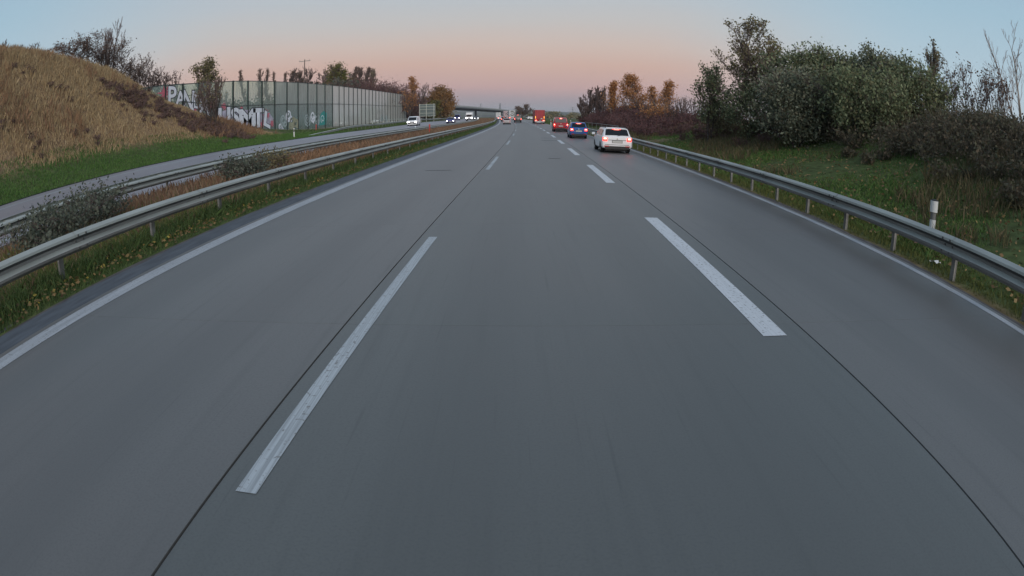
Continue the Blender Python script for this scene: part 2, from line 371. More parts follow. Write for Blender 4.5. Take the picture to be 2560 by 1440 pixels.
link('edge_line', strip(-5.40, -5.10, -30, 420, .004, M_paint_edge, 2, 'edge_line'), road, label='white solid edge line beside the grassy median')
link('edge_line', strip(6.00, 6.16, -30, 420, .004, M_paint_edge, 2, 'edge_line'), road, label='white solid edge line under the right crash barrier')
for i in range(-1, 11):
    y = 2.32+18*i
    link('lane_dash', strip(-1.555, -1.425, y, y+6.58, .004, M_paint_worn, 1, 'lane_dash'), road)
for i in range(-1, 22):
    y = 4.66+12*i
    link('lane_dash', strip(2.125, 2.38, y, y+6.2, .004, M_paint, 1, 'lane_dash'), road)
# dark tar patches across the slabs
for la, lb, y, w in ((.75, 1.28, 25.9, .12), (.9, 2.1, 45.3, .5), (.95, 2.0, 50.5, .35), (-3.6, -2.7, 20.2, .06)):
    link('tar_patch', strip(la, lb, y, y+w, .006, M_joint if w < .2 else M_asph, 1, 'tar_patch'), road)

# opposite carriageway
def opp_strip(l0, l1, y0, y1, dz, m, name, step=5., thick=0.):
    n = int((y1-y0)/step); yy = np.linspace(y0, y1, n+1); b = bend(yy)
    V = np.concatenate([np.stack([l0+b, yy, opp_surface(l0, yy)+dz], 1), np.stack([l1+b, yy, opp_surface(l1, yy)+dz], 1)]); k = n+1; i = np.arange(n)
    F = [np.stack([i, k+i, k+i+1, i+1], 1)]
    if thick:
        V = np.concatenate([V, V-np.array([0, 0, thick])]); d = 2*k
        F += [np.stack([i+1, i+1+d, i+d, i], 1), np.stack([k+i, k+i+d, k+i+1+d, k+i+1], 1)]
    return np_mesh(name, V, F, [m])
opp = link('opposite_road', opp_strip(-24.02, -13.38, -40, 700, .0, M_conc_opp, 'opposite_road', 5, .3), kind='structure')
link('edge_line', opp_strip(-22.6, -22.3, -40, 450, .004, M_paint_edge, 'edge_line'), opp)
link('edge_line', opp_strip(-14.2, -13.9, -40, 450, .004, M_paint_edge, 'edge_line'), opp)
link('dark_edge_strip', opp_strip(-24.16, -24.03, -40, 450, .03, M_joint, 'dark_edge_strip', 5, .2), opp)  # near-black strip along the outer edge of the carriageway
for i in range(0, 18):
    link('lane_dash', opp_strip(-18.1, -17.95, 4+18*i, 10+18*i, .004, M_paint, 'lane_dash', 3.), opp)

# ------------------------------------------------------------------ crash barriers
PROF = [(.0, .31), (.022, .312), (.078, .265), (.082, .228), (.004, .178), (.004, .134), (.082, .084), (.078, .047), (.022, .0), (.0, .002)]
def beam_mesh(L, side):
    """W-beam of length L along +y, bulging towards side"""
    V, F, mi = [], [], []
    idx = {3: 1, 4: 2, 6: 2, 7: 2, 8: 2}  # shade painted per face: upper underside darkest, valley floor and lower wave darker
    for y0_, y1_, g in ((0, L, 0), (-.16, .16, .005)):       # the beam, and the lapped splice over its end
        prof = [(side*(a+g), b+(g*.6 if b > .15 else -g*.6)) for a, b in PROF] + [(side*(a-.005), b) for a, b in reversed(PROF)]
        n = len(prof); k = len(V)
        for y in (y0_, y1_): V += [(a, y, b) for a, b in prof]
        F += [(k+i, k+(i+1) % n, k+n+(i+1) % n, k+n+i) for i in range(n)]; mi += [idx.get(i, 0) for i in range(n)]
    for dy in (-.1, .1):                                        # splice bolts
        for zz_ in (.248, .064, .156):
            k = len(V); a = side*(.088 if zz_ != .156 else .012); r = .014
            V += [(a, dy-r, zz_-r), (a, dy+r, zz_-r), (a, dy+r, zz_+r), (a, dy-r, zz_+r)]; V += [(a+side*.012, y_, z_) for _, y_, z_ in V[k:k+4]]
            F += [(k, k+1, k+5, k+4), (k+1, k+2, k+6, k+5), (k+2, k+3, k+7, k+6), (k+3, k, k+4, k+7), (k+4, k+5, k+6, k+7), (k, k+3, k+2, k+1)]; mi += [1]*6
    F = np.array([list(f) for f in F])
    if side > 0: F = F[:, ::-1]
    return np_mesh('rail_beam', V, [F], [M_steel, M_steel_shade, M_steel_low], mi, smooth=False)
def post_mesh(h, m=M_steel):
    b = MB(); b.box((0, 0, h/2), (.055, .10, h), m); b.box((.02, 0, h/2), (.012, .115, h-.01), m)
    me = bpy.data.meshes.new('post'); me.from_pydata(b.v, [], b.f); me.materials.append(m); me.polygons.foreach_set('use_smooth', [False]*len(b.f)); me.update(); return me
def barrier(label, lat, side, post_lat, y0, y1, ground_z, top=.75, dpost=2., dspace=2., y_off=0., group='crash barriers along the motorway', lat2=None):
    y_mid = y0
    t = thing('crash_barrier', label, 'crash barrier', (lat+float(bend(y0)), y0, float(ground_z(lat, y0))), group=group)
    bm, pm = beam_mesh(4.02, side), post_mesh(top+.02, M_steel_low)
    sb = MB(); w = abs(post_lat-lat)-.02 if lat2 is None else abs(lat2-lat)-.02; sb.box((0, 0, 0), (w, .08, .20), M_steel_dk); sb.box((-side*.02, 0, .106), (w, .10, .012), M_steel)
    sm_ = bpy.data.meshes.new('spacer'); sm_.from_pydata(sb.v, [], sb.f); [sm_.materials.append(m) for m in sb.mats]; sm_.polygons.foreach_set('material_index', sb.m); sm_.polygons.foreach_set('use_smooth', [False]*len(sb.f)); sm_.update()
    o = t.location
    def put(name, me, la, y, dz, tilt=False):
        x, z = la+float(bend(y)), float(ground_z(la if not tilt else lat, y))+dz
        sl = math.atan((float(ground_z(lat, y+2))-float(ground_z(lat, y-2)))/4)
        return link(name, me, t, (x-o.x, y-o.y, z-o.z), (sl, 0, heading(y)))
    def zz(y): return float(ground_z(lat, y))
    y = y0; last = None
    while y < y1:
        L = 4. if y < 150 else 8.
        a = Vector((lat+float(bend(y)), y, zz(y)+top-.312)); b2 = Vector((lat+float(bend(y+L)), y+L, zz(y+L)+top-.312)); d = b2-a
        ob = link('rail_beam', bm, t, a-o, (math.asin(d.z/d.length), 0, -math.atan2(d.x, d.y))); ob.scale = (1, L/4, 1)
        if lat2 is not None:
            a = Vector((lat2+float(bend(y)), y, zz(y)+top-.312)); b2 = Vector((lat2+float(bend(y+L)), y+L, zz(y+L)+top-.312)); d = b2-a
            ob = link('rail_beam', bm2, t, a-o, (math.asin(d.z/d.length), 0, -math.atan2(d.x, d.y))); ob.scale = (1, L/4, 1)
        y += L
    y = y0+y_off
    while y < min(y1, 120):
        put('post', pm, post_lat, y, -.12)
        if lat2 is None: put('spacer', sm_, (post_lat+lat)/2, y, top-.20, True)
        else: put('spacer', sm_, (lat2+lat)/2, y, top-.16, True)
        y += dpost
    return t
gz_own = lambda la, y: road_z(y)
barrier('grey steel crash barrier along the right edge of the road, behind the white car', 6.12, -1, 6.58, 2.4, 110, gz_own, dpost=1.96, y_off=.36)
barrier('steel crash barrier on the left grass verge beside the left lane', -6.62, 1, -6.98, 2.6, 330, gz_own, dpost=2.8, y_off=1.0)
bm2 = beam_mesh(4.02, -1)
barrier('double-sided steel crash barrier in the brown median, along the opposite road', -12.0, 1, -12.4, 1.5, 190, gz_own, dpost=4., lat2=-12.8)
# barrier on the far side of the opposite road, rising out of the ground at its near end
def far_gz(la, y): return opp_z(y) + np.interp(y, [66, 84], [-.62, 0]) + .08
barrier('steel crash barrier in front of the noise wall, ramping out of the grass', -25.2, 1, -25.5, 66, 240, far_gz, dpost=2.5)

# railing on the right, behind the blue car
t = thing('hand_railing', 'steel tube hand railing beside the road, behind the blue car', 'railing', (7.3+float(bend(49)), 49, .1))
b = MB(); px, py, pz = t.location
pts = [(7.32+float(bend(48.7)), 48.7, .12), (7.32+float(bend(48.7)), 48.7, 1.12), (7.32+float(bend(48.9)), 48.9, 1.24), (7.32+float(bend(49.3)), 49.3, 1.29)] + [(7.3+float(bend(y)), y, 1.30+.002*(y-49)) for y in range(52, 80, 4)]
b.pipe([(p[0]-px, p[1]-py, p[2]-pz) for p in pts], .03, M_steel_dk); b.build('top_rail', t)
b = MB(); b.pipe([(7.3+float(bend(y))-px, y-py, .72-pz) for y in (48.7, 56, 64, 72, 78)], .02, M_steel_dk); b.build('middle_rail', t)
for y in range(52, 80, 4):
    b = MB(); b.cyl((7.3+float(bend(y))-px, y-py, .0-pz), (7.3+float(bend(y))-px, y-py, 1.29-pz), .025, .025, M_steel_dk, 6); b.build('post', t)

# ------------------------------------------------------------------ noise barrier with glass panels and spray paint
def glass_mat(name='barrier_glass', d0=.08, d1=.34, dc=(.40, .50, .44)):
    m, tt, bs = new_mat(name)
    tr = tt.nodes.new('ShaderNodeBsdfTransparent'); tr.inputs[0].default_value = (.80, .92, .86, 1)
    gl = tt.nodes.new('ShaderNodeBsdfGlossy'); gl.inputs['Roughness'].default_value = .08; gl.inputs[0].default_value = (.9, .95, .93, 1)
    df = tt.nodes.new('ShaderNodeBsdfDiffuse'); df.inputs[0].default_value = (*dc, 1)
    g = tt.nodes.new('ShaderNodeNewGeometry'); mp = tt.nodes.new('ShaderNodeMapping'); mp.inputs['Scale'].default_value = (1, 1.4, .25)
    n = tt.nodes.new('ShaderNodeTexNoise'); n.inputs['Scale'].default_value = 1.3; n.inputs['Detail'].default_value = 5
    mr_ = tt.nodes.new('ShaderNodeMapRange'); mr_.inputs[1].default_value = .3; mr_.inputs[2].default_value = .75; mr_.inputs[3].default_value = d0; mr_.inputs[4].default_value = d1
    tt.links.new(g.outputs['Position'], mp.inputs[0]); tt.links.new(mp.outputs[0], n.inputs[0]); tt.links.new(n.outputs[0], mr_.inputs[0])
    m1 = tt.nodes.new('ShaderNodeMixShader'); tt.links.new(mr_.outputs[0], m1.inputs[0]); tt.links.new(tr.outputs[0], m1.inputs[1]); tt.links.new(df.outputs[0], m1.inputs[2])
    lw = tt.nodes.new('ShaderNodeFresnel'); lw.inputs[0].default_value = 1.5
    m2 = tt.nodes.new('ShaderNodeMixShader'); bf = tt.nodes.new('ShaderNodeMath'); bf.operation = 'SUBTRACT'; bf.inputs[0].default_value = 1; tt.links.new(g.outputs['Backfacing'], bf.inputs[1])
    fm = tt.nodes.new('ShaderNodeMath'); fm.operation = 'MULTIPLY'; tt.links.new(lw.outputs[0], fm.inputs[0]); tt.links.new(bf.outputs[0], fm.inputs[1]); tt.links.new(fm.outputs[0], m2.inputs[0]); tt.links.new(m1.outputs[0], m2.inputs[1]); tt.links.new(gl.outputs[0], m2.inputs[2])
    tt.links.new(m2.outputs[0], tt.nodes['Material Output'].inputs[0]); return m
M_glass_b = glass_mat(); M_glass_low = glass_mat('dusty_barrier_glass', .46, .80, (.25, .32, .29)); M_glass_mid = glass_mat('half_pale_barrier_glass', .45, .75, (.37, .43, .39)); M_glass_far = glass_mat('painted_sheen_barrier_glass', .72, .94, (.70, .68, .63))  # far panes: sky reflection put into a pale diffuse colour; mid panes step towards it
M_post_b = mat('barrier_post_paint', (.030, .038, .036), .5, .3)
M_trans = mat('barrier_rail', (.07, .085, .08), .5, .3)
M_plinth = mat('barrier_plinth', (.26, .25, .20), .9, var=.25, scale=1.5)
WX = -35.
BAYS = [(45.36, 7.3, 6.34, 7.0), (48.44, 7.52, 6.26, 6.3), (51.72, 7.76, 6.19, 5.67), (55.48, 7.9, 5.95, 4.93), (59.16, 8.06, 5.72, 4.14), (63.55, 8.26, 5.47, 3.12), (68.42, 8.52, 5.21, 2.31), (73.06, 8.68, 5.26, 2.0),
        (77.9, 8.82, 5.33, 1.62), (82.73, 8.93, 5.41, 1.39), (87.84, 9.06, 5.5, 1.15), (92.96, 9.16, 5.53, 1.02), (97.89, 9.27, 5.57, .91), (102.88, 9.34, 5.62, .8), (107.78, 9.39, 5.67, .83), (112.65, 9.45, 5.72, .87),
        (117.2, 9.51, 5.74, .9)] + [(117.2+3.73*k, 9.51+.028*k, 5.74+.016*k, .88) for k in range(1, 22)]
t = thing('noise_barrier', 'tall glass noise barrier with dark posts and graffiti beyond the opposite road', 'noise barrier', (WX, BAYS[0][0], 5.))
ox, oy, oz = t.location
def quad_panel(name, y0, y1, za0, za1, zb0, zb1, th, m, dx=0.):
    """upright panel between two posts: bottom za0..za1, top zb0..zb1"""
    V = [(dx-th/2, y0-oy, za0-oz), (dx-th/2, y1-oy, za1-oz), (dx-th/2, y1-oy, zb1-oz), (dx-th/2, y0-oy, zb0-oz)]; V += [(a+th, b_, c) for a, b_, c in V]
    F = np.array([(0, 3, 2, 1), (4, 5, 6, 7), (0, 1, 5, 4), (1, 2, 6, 5), (2, 3, 7, 6), (3, 0, 4, 7)])
    return link(name, np_mesh(name, V, [F], [m]), t)
for i, (y, zt, zm, zb) in enumerate(BAYS):
    b = MB(); zg = min(zb, float(terrain(WX, y)))-.5
    b.box((.0, y-oy, (zt+.06+zg)/2-oz), (.24, .17, zt+.06-zg), M_post_b); b.build('post', t)
    if i+1 < len(BAYS):
        y2, zt2, zm2, zb2 = BAYS[i+1]; a0, a1 = y+.09, y2-.09
        lo, lo2 = zb+.0, zb2+.0
        quad_panel('plinth', a0, a1, lo-.9, lo2-.9, lo+.32, lo2+.32, .12, M_plinth)
        if zm-lo > .9 and i > 1:
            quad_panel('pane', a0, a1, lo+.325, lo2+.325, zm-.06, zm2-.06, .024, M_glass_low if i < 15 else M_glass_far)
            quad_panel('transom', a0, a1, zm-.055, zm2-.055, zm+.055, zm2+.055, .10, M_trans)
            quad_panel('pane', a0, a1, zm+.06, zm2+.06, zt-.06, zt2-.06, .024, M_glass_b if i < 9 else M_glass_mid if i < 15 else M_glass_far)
        else:
            quad_panel('pane', a0, a1, lo+.325, lo2+.325, zt-.06, zt2-.06, .024, M_glass_b)
        quad_panel('top_rail', a0, a1, zt-.055, zt2-.055, zt+.04, zt2+.04, .08, M_trans)
# graffiti: sprayed letters lie on the road face of the panes
G_white = mat('white_spray_paint', (.86, .86, .90), .7, var=.1, scale=2); G_black = mat('black_spray_paint', (.025, .02, .025), .7)
G_pink = mat('pink_spray_paint', (.62, .16, .20), .7, var=.15); G_teal = mat('teal_spray_paint', (.05, .34, .30), .7, var=.25); G_yel = mat('cream_spray_paint', (.42, .40, .27), .7, var=.2); G_grey = mat('pale_spray_paint', (.40, .46, .45), .7, var=.2)
def text_mesh(ch, offset, m):
    cu = bpy.data.curves.new('letter', 'FONT'); cu.body = ch; cu.offset = offset; cu.fill_mode = 'FRONT'; cu.align_x = 'CENTER'; cu.resolution_u = 3
    o = bpy.data.objects.new('letter', cu); COL.objects.link(o); bpy.context.view_layer.update()
    me = bpy.data.meshes.new_from_object(o.evaluated_get(bpy.context.evaluated_depsgraph_get())); bpy.data.objects.remove(o); bpy.data.curves.remove(cu)
    me.materials.clear(); me.materials.append(m); return me
def letter(ch, y, z, w, h, tilt=0., fat=.02, fill=G_white):
    for dx, off, m, nm in ((.030, fat+.035, G_black, 'graffiti_outline'), (.038, fat, fill, 'graffiti_letter')):
        me = text_mesh(ch, off, m); c = np.empty(len(me.vertices)*3, np.float32); me.vertices.foreach_get('co', c); c = c.reshape(-1, 3)
        s_, t_ = c[:, 0]*w/.62, (c[:, 1]-.33)*h/.68
        ct, st_ = math.cos(tilt), math.sin(tilt)
        V = np.stack([np.full(len(c), dx), y-oy+s_*ct-t_*st_, z-oz+s_*st_+t_*ct], 1)
        me.vertices.foreach_set('co', V.astype(np.float32).ravel()); me.update(); link(nm, me, t)
def blob(name, pts, m, dx=.026):
    V = [(dx, y-oy, z-oz) for y, z in pts]; me = bpy.data.meshes.new(name); me.from_pydata(V, [], [tuple(range(len(V)))]); me.materials.append(m); me.update(); link(name, me, t)
def star(y, z, r, m, n=9, seed=0, sx_=1.):   # every spray layer lies a hair proud of the last
    rr = random.Random(seed); pts = [(y+sx_*r*(1 if k % 2 else .45)*rr.uniform(.6, 1.15)*math.cos(math.pi*k/n), z+r*(1 if k % 2 else .45)*rr.uniform(.6, 1.1)*math.sin(math.pi*k/n)) for k in range(2*n)]
    blob('graffiti_splash', pts, m, .0275+.0002*seed)
for k, (ch, y, z, w, h, tl) in enumerate([('P', 53.1, 6.55, 2.3, 2.0, 0), ('A', 54.95, 6.3, 2.0, 1.5, .05), ('N', 56.75, 5.95, 2.4, 2.3, -.05), ('D', 58.9, 5.85, 2.0, 1.5, -.12), ('A', 60.8, 5.2, 2.4, 1.6, -.2)]): letter(ch, y, z, w, h, tl)
blob('graffiti_splash', [(64.4, 3.2), (66, 2.9), (70, 2.75), (74, 2.6), (78.5, 2.35), (81.3, 2.5), (82.2, 3.3), (80.6, 4.2), (76, 4.75), (72, 4.7), (67, 4.9), (64.6, 4.5)], mat('lilac_spray_paint', (.50, .46, .54), .7, var=.3, scale=1.2), .0262); star(58.2, 4.9, .55, G_pink, seed=12, sx_=1.5); star(62.3, 5.4, .6, G_pink, seed=13, sx_=1.5); star(77.9, 2.6, .8, G_pink, seed=14, sx_=1.3); star(51.6, 6.9, 1.05, G_pink, seed=1, sx_=1.5); star(55.2, 5.3, .5, G_pink, seed=2); star(65.8, 5.25, .7, G_pink, seed=3, sx_=1.5)
for ch, y, z, w, h, tl in [('U', 65.9, 3.95, 2.9, 1.9, .03), ('S', 69.0, 3.85, 3.0, 1.9, 0), ('M', 72.9, 3.55, 4.3, 2.1, .02), ('T', 76.6, 3.5, 3.2, 2.3, 0), ('L', 79.7, 3.2, 3.0, 1.9, -.25)]: letter(ch, y, z, w*1.08, h*1.05, tl, .045)
star(74.5, 2.7, .9, G_pink, seed=5); star(79.6, 3.9, 1.0, G_pink, seed=6, sx_=1.7); star(81.6, 2.6, .8, G_pink, seed=8, sx_=1.6); star(71., 4.9, .5, G_pink, seed=9, sx_=1.5)
def swirl(y, z, r, m, seed, turns=1.6, wd=.16, sq=1.4):
    rr = random.Random(seed); n = 26; L_, R_ = [], []; ph = rr.uniform(0, 6)
    for k in range(n):
        a = ph+turns*2*math.pi*k/(n-1); q = r*(.35+.65*k/(n-1))*rr.uniform(.9, 1.1)
        L_.append((.028+.0004*(seed % 9), y+sq*(q+wd)*math.cos(a)-oy, z+(q+wd)*math.sin(a)-oz)); R_.append((.028+.0004*(seed % 9), y+sq*(q-wd)*math.cos(a)-oy, z+(q-wd)*math.sin(a)-oz))
    V = L_+R_; F = np.array([(k, k+1, n+k+1, n+k) for k in range(n-1)]); link('graffiti_scrawl', np_mesh('graffiti_scrawl', V, [F], [m]), t)
for k, (y, z, r, m) in enumerate([(86.2, 2.9, .9, G_grey), (88.6, 3.6, .9, G_white), (90.2, 2.6, .9, G_yel), (92.0, 2.3, .7, G_yel), (89.5, 1.9, .6, G_yel), (97.6, 2.8, 1.1, G_grey), (100.5, 3.3, 1.0, G_white), (103, 2.7, 1.0, G_grey), (85., 2., .5, G_white), (158, 2.6, 1.1, G_grey), (164, 2.4, 1.0, G_grey)]):
    swirl(y, z, r, m, k+3); swirl(y+.7, z-.5, r*.6, m, k+31, 1.1)
blob('graffiti_splash', [(104, 1.6), (108.4, 1.7), (108.9, 3.9), (107, 4.3), (105.4, 3.9), (104.4, 3.0)], G_teal); swirl(106.3, 2.8, .8, G_white, 50, 1.2, .08)

# low railing at the foot of the noise barrier
t = thing('foot_railing', 'low pale railing along the foot of the glass noise barrier', 'railing', (-27.6, 116, .9))
for i, y in enumerate(range(116, 186, 5)):
    b = MB(); b.box((0, y-116, .5), (.12, .16, 1.2), M_steel); b.build('post', t)
b = MB(); b.box((.02, 34.5, 1.05), (.10, 69.5, .13), M_steel); b.build('top_rail', t)

# ------------------------------------------------------------------ big road sign seen from behind
M_signback = mat('sign_back', (.11, .14, .14), .55, .35, var=.12, scale=1)
t = thing('road_sign', 'large grey road sign seen from behind, on posts beyond the white van', 'road sign', (-25.7, 180, .95))
b = MB(); b.box((0, .03, 3.45), (4.9, .05, 3.75), M_signback); b.build('board', t)
for z in (1.62, 2.55, 3.7, 4.55, 5.3):
    b = MB(); b.box((0, -.06, z), (4.7 if z > 1.7 else 4.9, .1, .10), M_steel); b.build('cross_rail', t)
for x in (-2.3, -.25, 2.05):
    b = MB(); b.box((x, -.18, 2.5), (.16, .16, 6.), M_steel); b.build('post', t)
for x in (-2.42, 2.42):
    b = MB(); b.box((x, -.02, 3.45), (.06, .12, 3.8), M_steel); b.build('frame', t)

# ------------------------------------------------------------------ marker posts
M_white = mat('white_plastic', (.62, .64, .63), .45); M_black = mat('black_plastic', (.02, .02, .022), .5)
M_refl = mat('reflector_silver', (.55, .56, .55), .25, .3); M_redp = mat('red_plastic', (.55, .06, .05), .5)
def marker(label, x, y, z, s=1., rz=0.):
    t = thing('marker_post', label, 'marker post', (x, y, z), rz); t.scale = (s, s, s)
    def prism(name, z0, z1, m, k=1., cap=0.):
        a = .065*k; V = [(-a, -.05*k, z0), (a, -.05*k, z0), (0, .07*k, z0), (-a, -.05*k, z1), (a, -.05*k, z1), (0, .07*k, z1-cap)]
        F = [(0, 2, 1), (3, 4, 5), (0, 1, 4, 3), (1, 2, 5, 4), (2, 0, 3, 5)]; bb = MB(); bb.add(V, F, m); bb.build(name, t)
    prism('shaft', -.3, .68, M_white); prism('black_band', .68, .92, M_black, 1.02); prism('head', .92, 1.06, M_white, 1., .05)
    b = MB(); b.box((0, -.053, .81), (.045, .006, .17), M_refl); b.build('reflector', t)
marker('white marker post with black band on the grass by the noise barrier', -23.75, 61.8, .48, 1.1)
marker('white marker post beside the right lane, beyond the red truck', 8.5, 133, .25, 1.1)
marker('white marker post behind the right barrier, beside the red people carrier', 9.4, 97, .2, 1.2)
# the near one behind the right barrier: round, white with grey reflecting bands
t = thing('marker_post', 'thick white marker post with grey bands behind the right crash barrier', 'marker post', (8.75, 9.55, .22))
b = MB(); b.cyl((0, 0, -.3), (0, 0, .30), .078, .078, M_white, 16); b.build('shaft', t)
b = MB(); b.cyl((0, 0, .302), (0, 0, .46), .070, .070, mat('grey_band', (.16, .16, .155), .5), 16); b.build('grey_band', t)
b = MB(); b.cyl((0, 0, .462), (0, 0, .70), .098, .098, M_white, 16); b.build('head', t)
b = MB(); b.cyl((0, 0, .702), (0, 0, .725), .092, .075, M_black, 16); b.build('cap', t)
def stake(label, x, y, z, h):
    t = thing('marker_stake', label, 'marker stake', (x, y, z)); b = MB(); b.cyl((0, 0, -.2), (.02, 0, h-.28), .05, .05, M_redp, 10); b.build('shaft', t)
    b = MB(); b.cyl((.02, 0, h-.28), (.022, 0, h), .075, .07, M_redp, 10); b.build('head', t)
stake('red marker stake standing in the brown grass of the median', -8.2, 58.9, .1, 1.15)
stake('short red stake in the grass at the foot of the graffitied glass', -29.4, 86, .95, .9)
# crumpled litter on the right verge
r_ = random.Random(5); b = MB(); V = []
for i in range(5):
    for j in range(5): V.append((i*.05-.1+r_.uniform(-.015, .015), j*.04-.08+r_.uniform(-.015, .015), .03+r_.uniform(0, .06)))
b.add(V, [(i*5+j, i*5+5+j, i*5+6+j, i*5+1+j) for i in range(4) for j in range(4)], M_white)
o = b.build('litter', None, loc=(7.12, 7.55, .03)); o['label'] = 'scrap of white litter on the grass by the right crash barrier'; o['category'] = 'litter'

# ------------------------------------------------------------------ road bridge over the motorway, pylons, pole
M_bridge = mat('bridge_concrete', (.15, .16, .165), .8, var=.15, scale=.4); M_parapet = mat('bridge_parapet', (.36, .37, .36), .6, var=.1, scale=.3); M_under = mat('bridge_beam', (.05, .055, .07), .7)
bx0, by0, bx1, by1 = -52., 262.7, 16., 701.
t = thing('road_bridge', 'long low road bridge crossing over the motorway in the distance', 'bridge', (bx0, by0, 0))
ang_ = -math.atan2(bx1-bx0, by1-by0); Lb = math.hypot(bx1-bx0, by1-by0); t.rotation_euler = (0, 0, ang_)
def bz(s): return 9.75 - 1.75*s/Lb
n = 24
def bridge_part(name, w0, w1, z0, z1, m):
    V, F = [], []
    for k in range(n+1):
        s = Lb*k/n
        for w in (w0, w1):
            for z in (z0, z1): V.append((w, s, bz(s)+z))
    for k in range(n):
        a = 4*k; F += [(a, a+4, a+5, a+1), (a+2, a+3, a+7, a+6), (a+1, a+5, a+7, a+3), (a, a+2, a+6, a+4)]
    F += [(0, 1, 3, 2), (4*n, 4*n+2, 4*n+3, 4*n+1)]
    link(name, np_mesh(name, V, [np.array(F)], [m]), t)
bridge_part('deck', -6, 6, -1.55, -.8, M_bridge); bridge_part('girder', -4.0, 4.0, -2.4, -1.56, M_under)
bridge_part('parapet', 5.7, 6.05, -.79, .0, M_parapet); bridge_part('parapet', -6.05, -5.7, -.79, .0, M_parapet)
for s in (168, 272, 372):
    b = MB(); b.cyl((0, s, 0), (0, s, bz(s)-2.51), .8, .8, M_under, 12); b.build('pier', t)
M_pyl = mat('pylon_steel', (.17, .19, .2), .6, .3)
def pylon(label, x, y, z, h, arm, rz=0.):
    t = thing('power_pylon', label, 'pylon', (x, y, z), rz, 'power pylons on the horizon'); b = MB(); w = h*.09; r0 = h*.006
    for sx_ in (-1, 1):
        for sy in (-1, 1): b.cyl((sx_*w, sy*w, 0), (sx_*w*.16, sy*w*.16, h), r0*1.3, r0, M_pyl, 4)
    for k in range(9):
        a, c = k/9, (k+1)/9; wa, wc = w*(1-.84*a), w*(1-.84*c)
        for sy in (-1, 1): b.cyl((-wa, sy*wa, h*a), (wc, sy*wc, h*c), r0*.7, r0*.7, M_pyl, 4); b.cyl((wa, sy*wa, h*a), (-wc, sy*wc, h*c), r0*.7, r0*.7, M_pyl, 4)
    b.build('lattice_mast', t)
    for zz_, l in ((.66, 1.), (.80, .72), (.93, .45)):
        b = MB(); b.cyl((-arm*l, 0, h*zz_), (arm*l, 0, h*zz_), r0, r0, M_pyl, 4); b.cyl((-arm*l, 0, h*zz_), (0, 0, h*(zz_+.06)), r0*.7, r0*.7, M_pyl, 4); b.cyl((arm*l, 0, h*zz_), (0, 0, h*(zz_+.06)), r0*.7, r0*.7, M_pyl, 4); b.build('cross_arm', t)
pylon('thin grey power pylon above the bridge deck, nearer its pier', -63.5, 1200, 1, 29.5, 6); pylon('thin grey power pylon above the far end of the bridge', -24.5, 1180, 1, 29.5, 4, .9)
pylon('lattice power pylon with wide arms right of the red people carrier', 101, 1010, -3, 24, 8.5)
t = thing('utility_pole', 'tall utility pole with a short crossbar behind the glass noise barrier', 'utility pole', (-70, 191.6, 10.8))
b = MB(); b.cyl((0, 0, -.5), (.3, 0, 14.1), .24, .17, mat('weathered_wood', (.13, .10, .09), .9), 8); b.build('pole', t)
b = MB(); b.box((.3, 0, 13.5), (4.2, .18, .18), M_steel_dk); b.build('crossbar', t)
for x in (-1.5, .3, 2.1):
    b = MB(); b.cyl((x, 0, 13.6), (x, 0, 14.), .09, .06, M_steel_dk, 6); b.build('insulator', t)

# ------------------------------------------------------------------ vehicles
def paint_mat(name, c, rough=.32, coat=.5): return mat(name, c, rough, 0, .5, coat=coat)
V_white = paint_mat('white_car_paint', (.86, .87, .88)); V_blue = paint_mat('blue_car_paint', (.028, .105, .33)); V_red = paint_mat('red_car_paint', (.40, .014, .026)); V_dark = paint_mat('dark_car_paint', (.03, .03, .034))
V_pink = paint_mat('silver_car_paint', (.50, .46, .47)); V_indigo = paint_mat('purple_cast_car_paint', (.03, .03, .20))  # indigo on the oncoming vehicles is a purple camera cast put into the paint
V_glass = mat('car_glass', (.012, .015, .018), .08, 0, .35); V_tyre = mat('tyre_rubber', (.014, .014, .015), .85); V_rim = mat('wheel_rim', (.25, .26, .27), .35, .7)
V_trim = mat('black_trim', (.018, .019, .02), .5); V_plate = mat('number_plate', (.52, .52, .50), .5); V_lens = mat('red_lens', (.35, .01, .01), .2, emit=(1, .02, .01), es=.06)
L_red = mat('tail_light_glow', (.6, .02, .02), .3, emit=(1, .03, .02), es=3.4); L_hot = mat('brake_light_core', (.9, .5, .4), .3, emit=(1, .28, .20), es=6)
L_head = mat('headlight_glow', (.9, .9, .9), .2, emit=(.96, .97, 1), es=14); L_amber = mat('indicator_glow', (.8, .3, .05), .3, emit=(1, .4, .06), es=3)
V_chrome = mat('chrome', (.6, .6, .6), .2, 1)

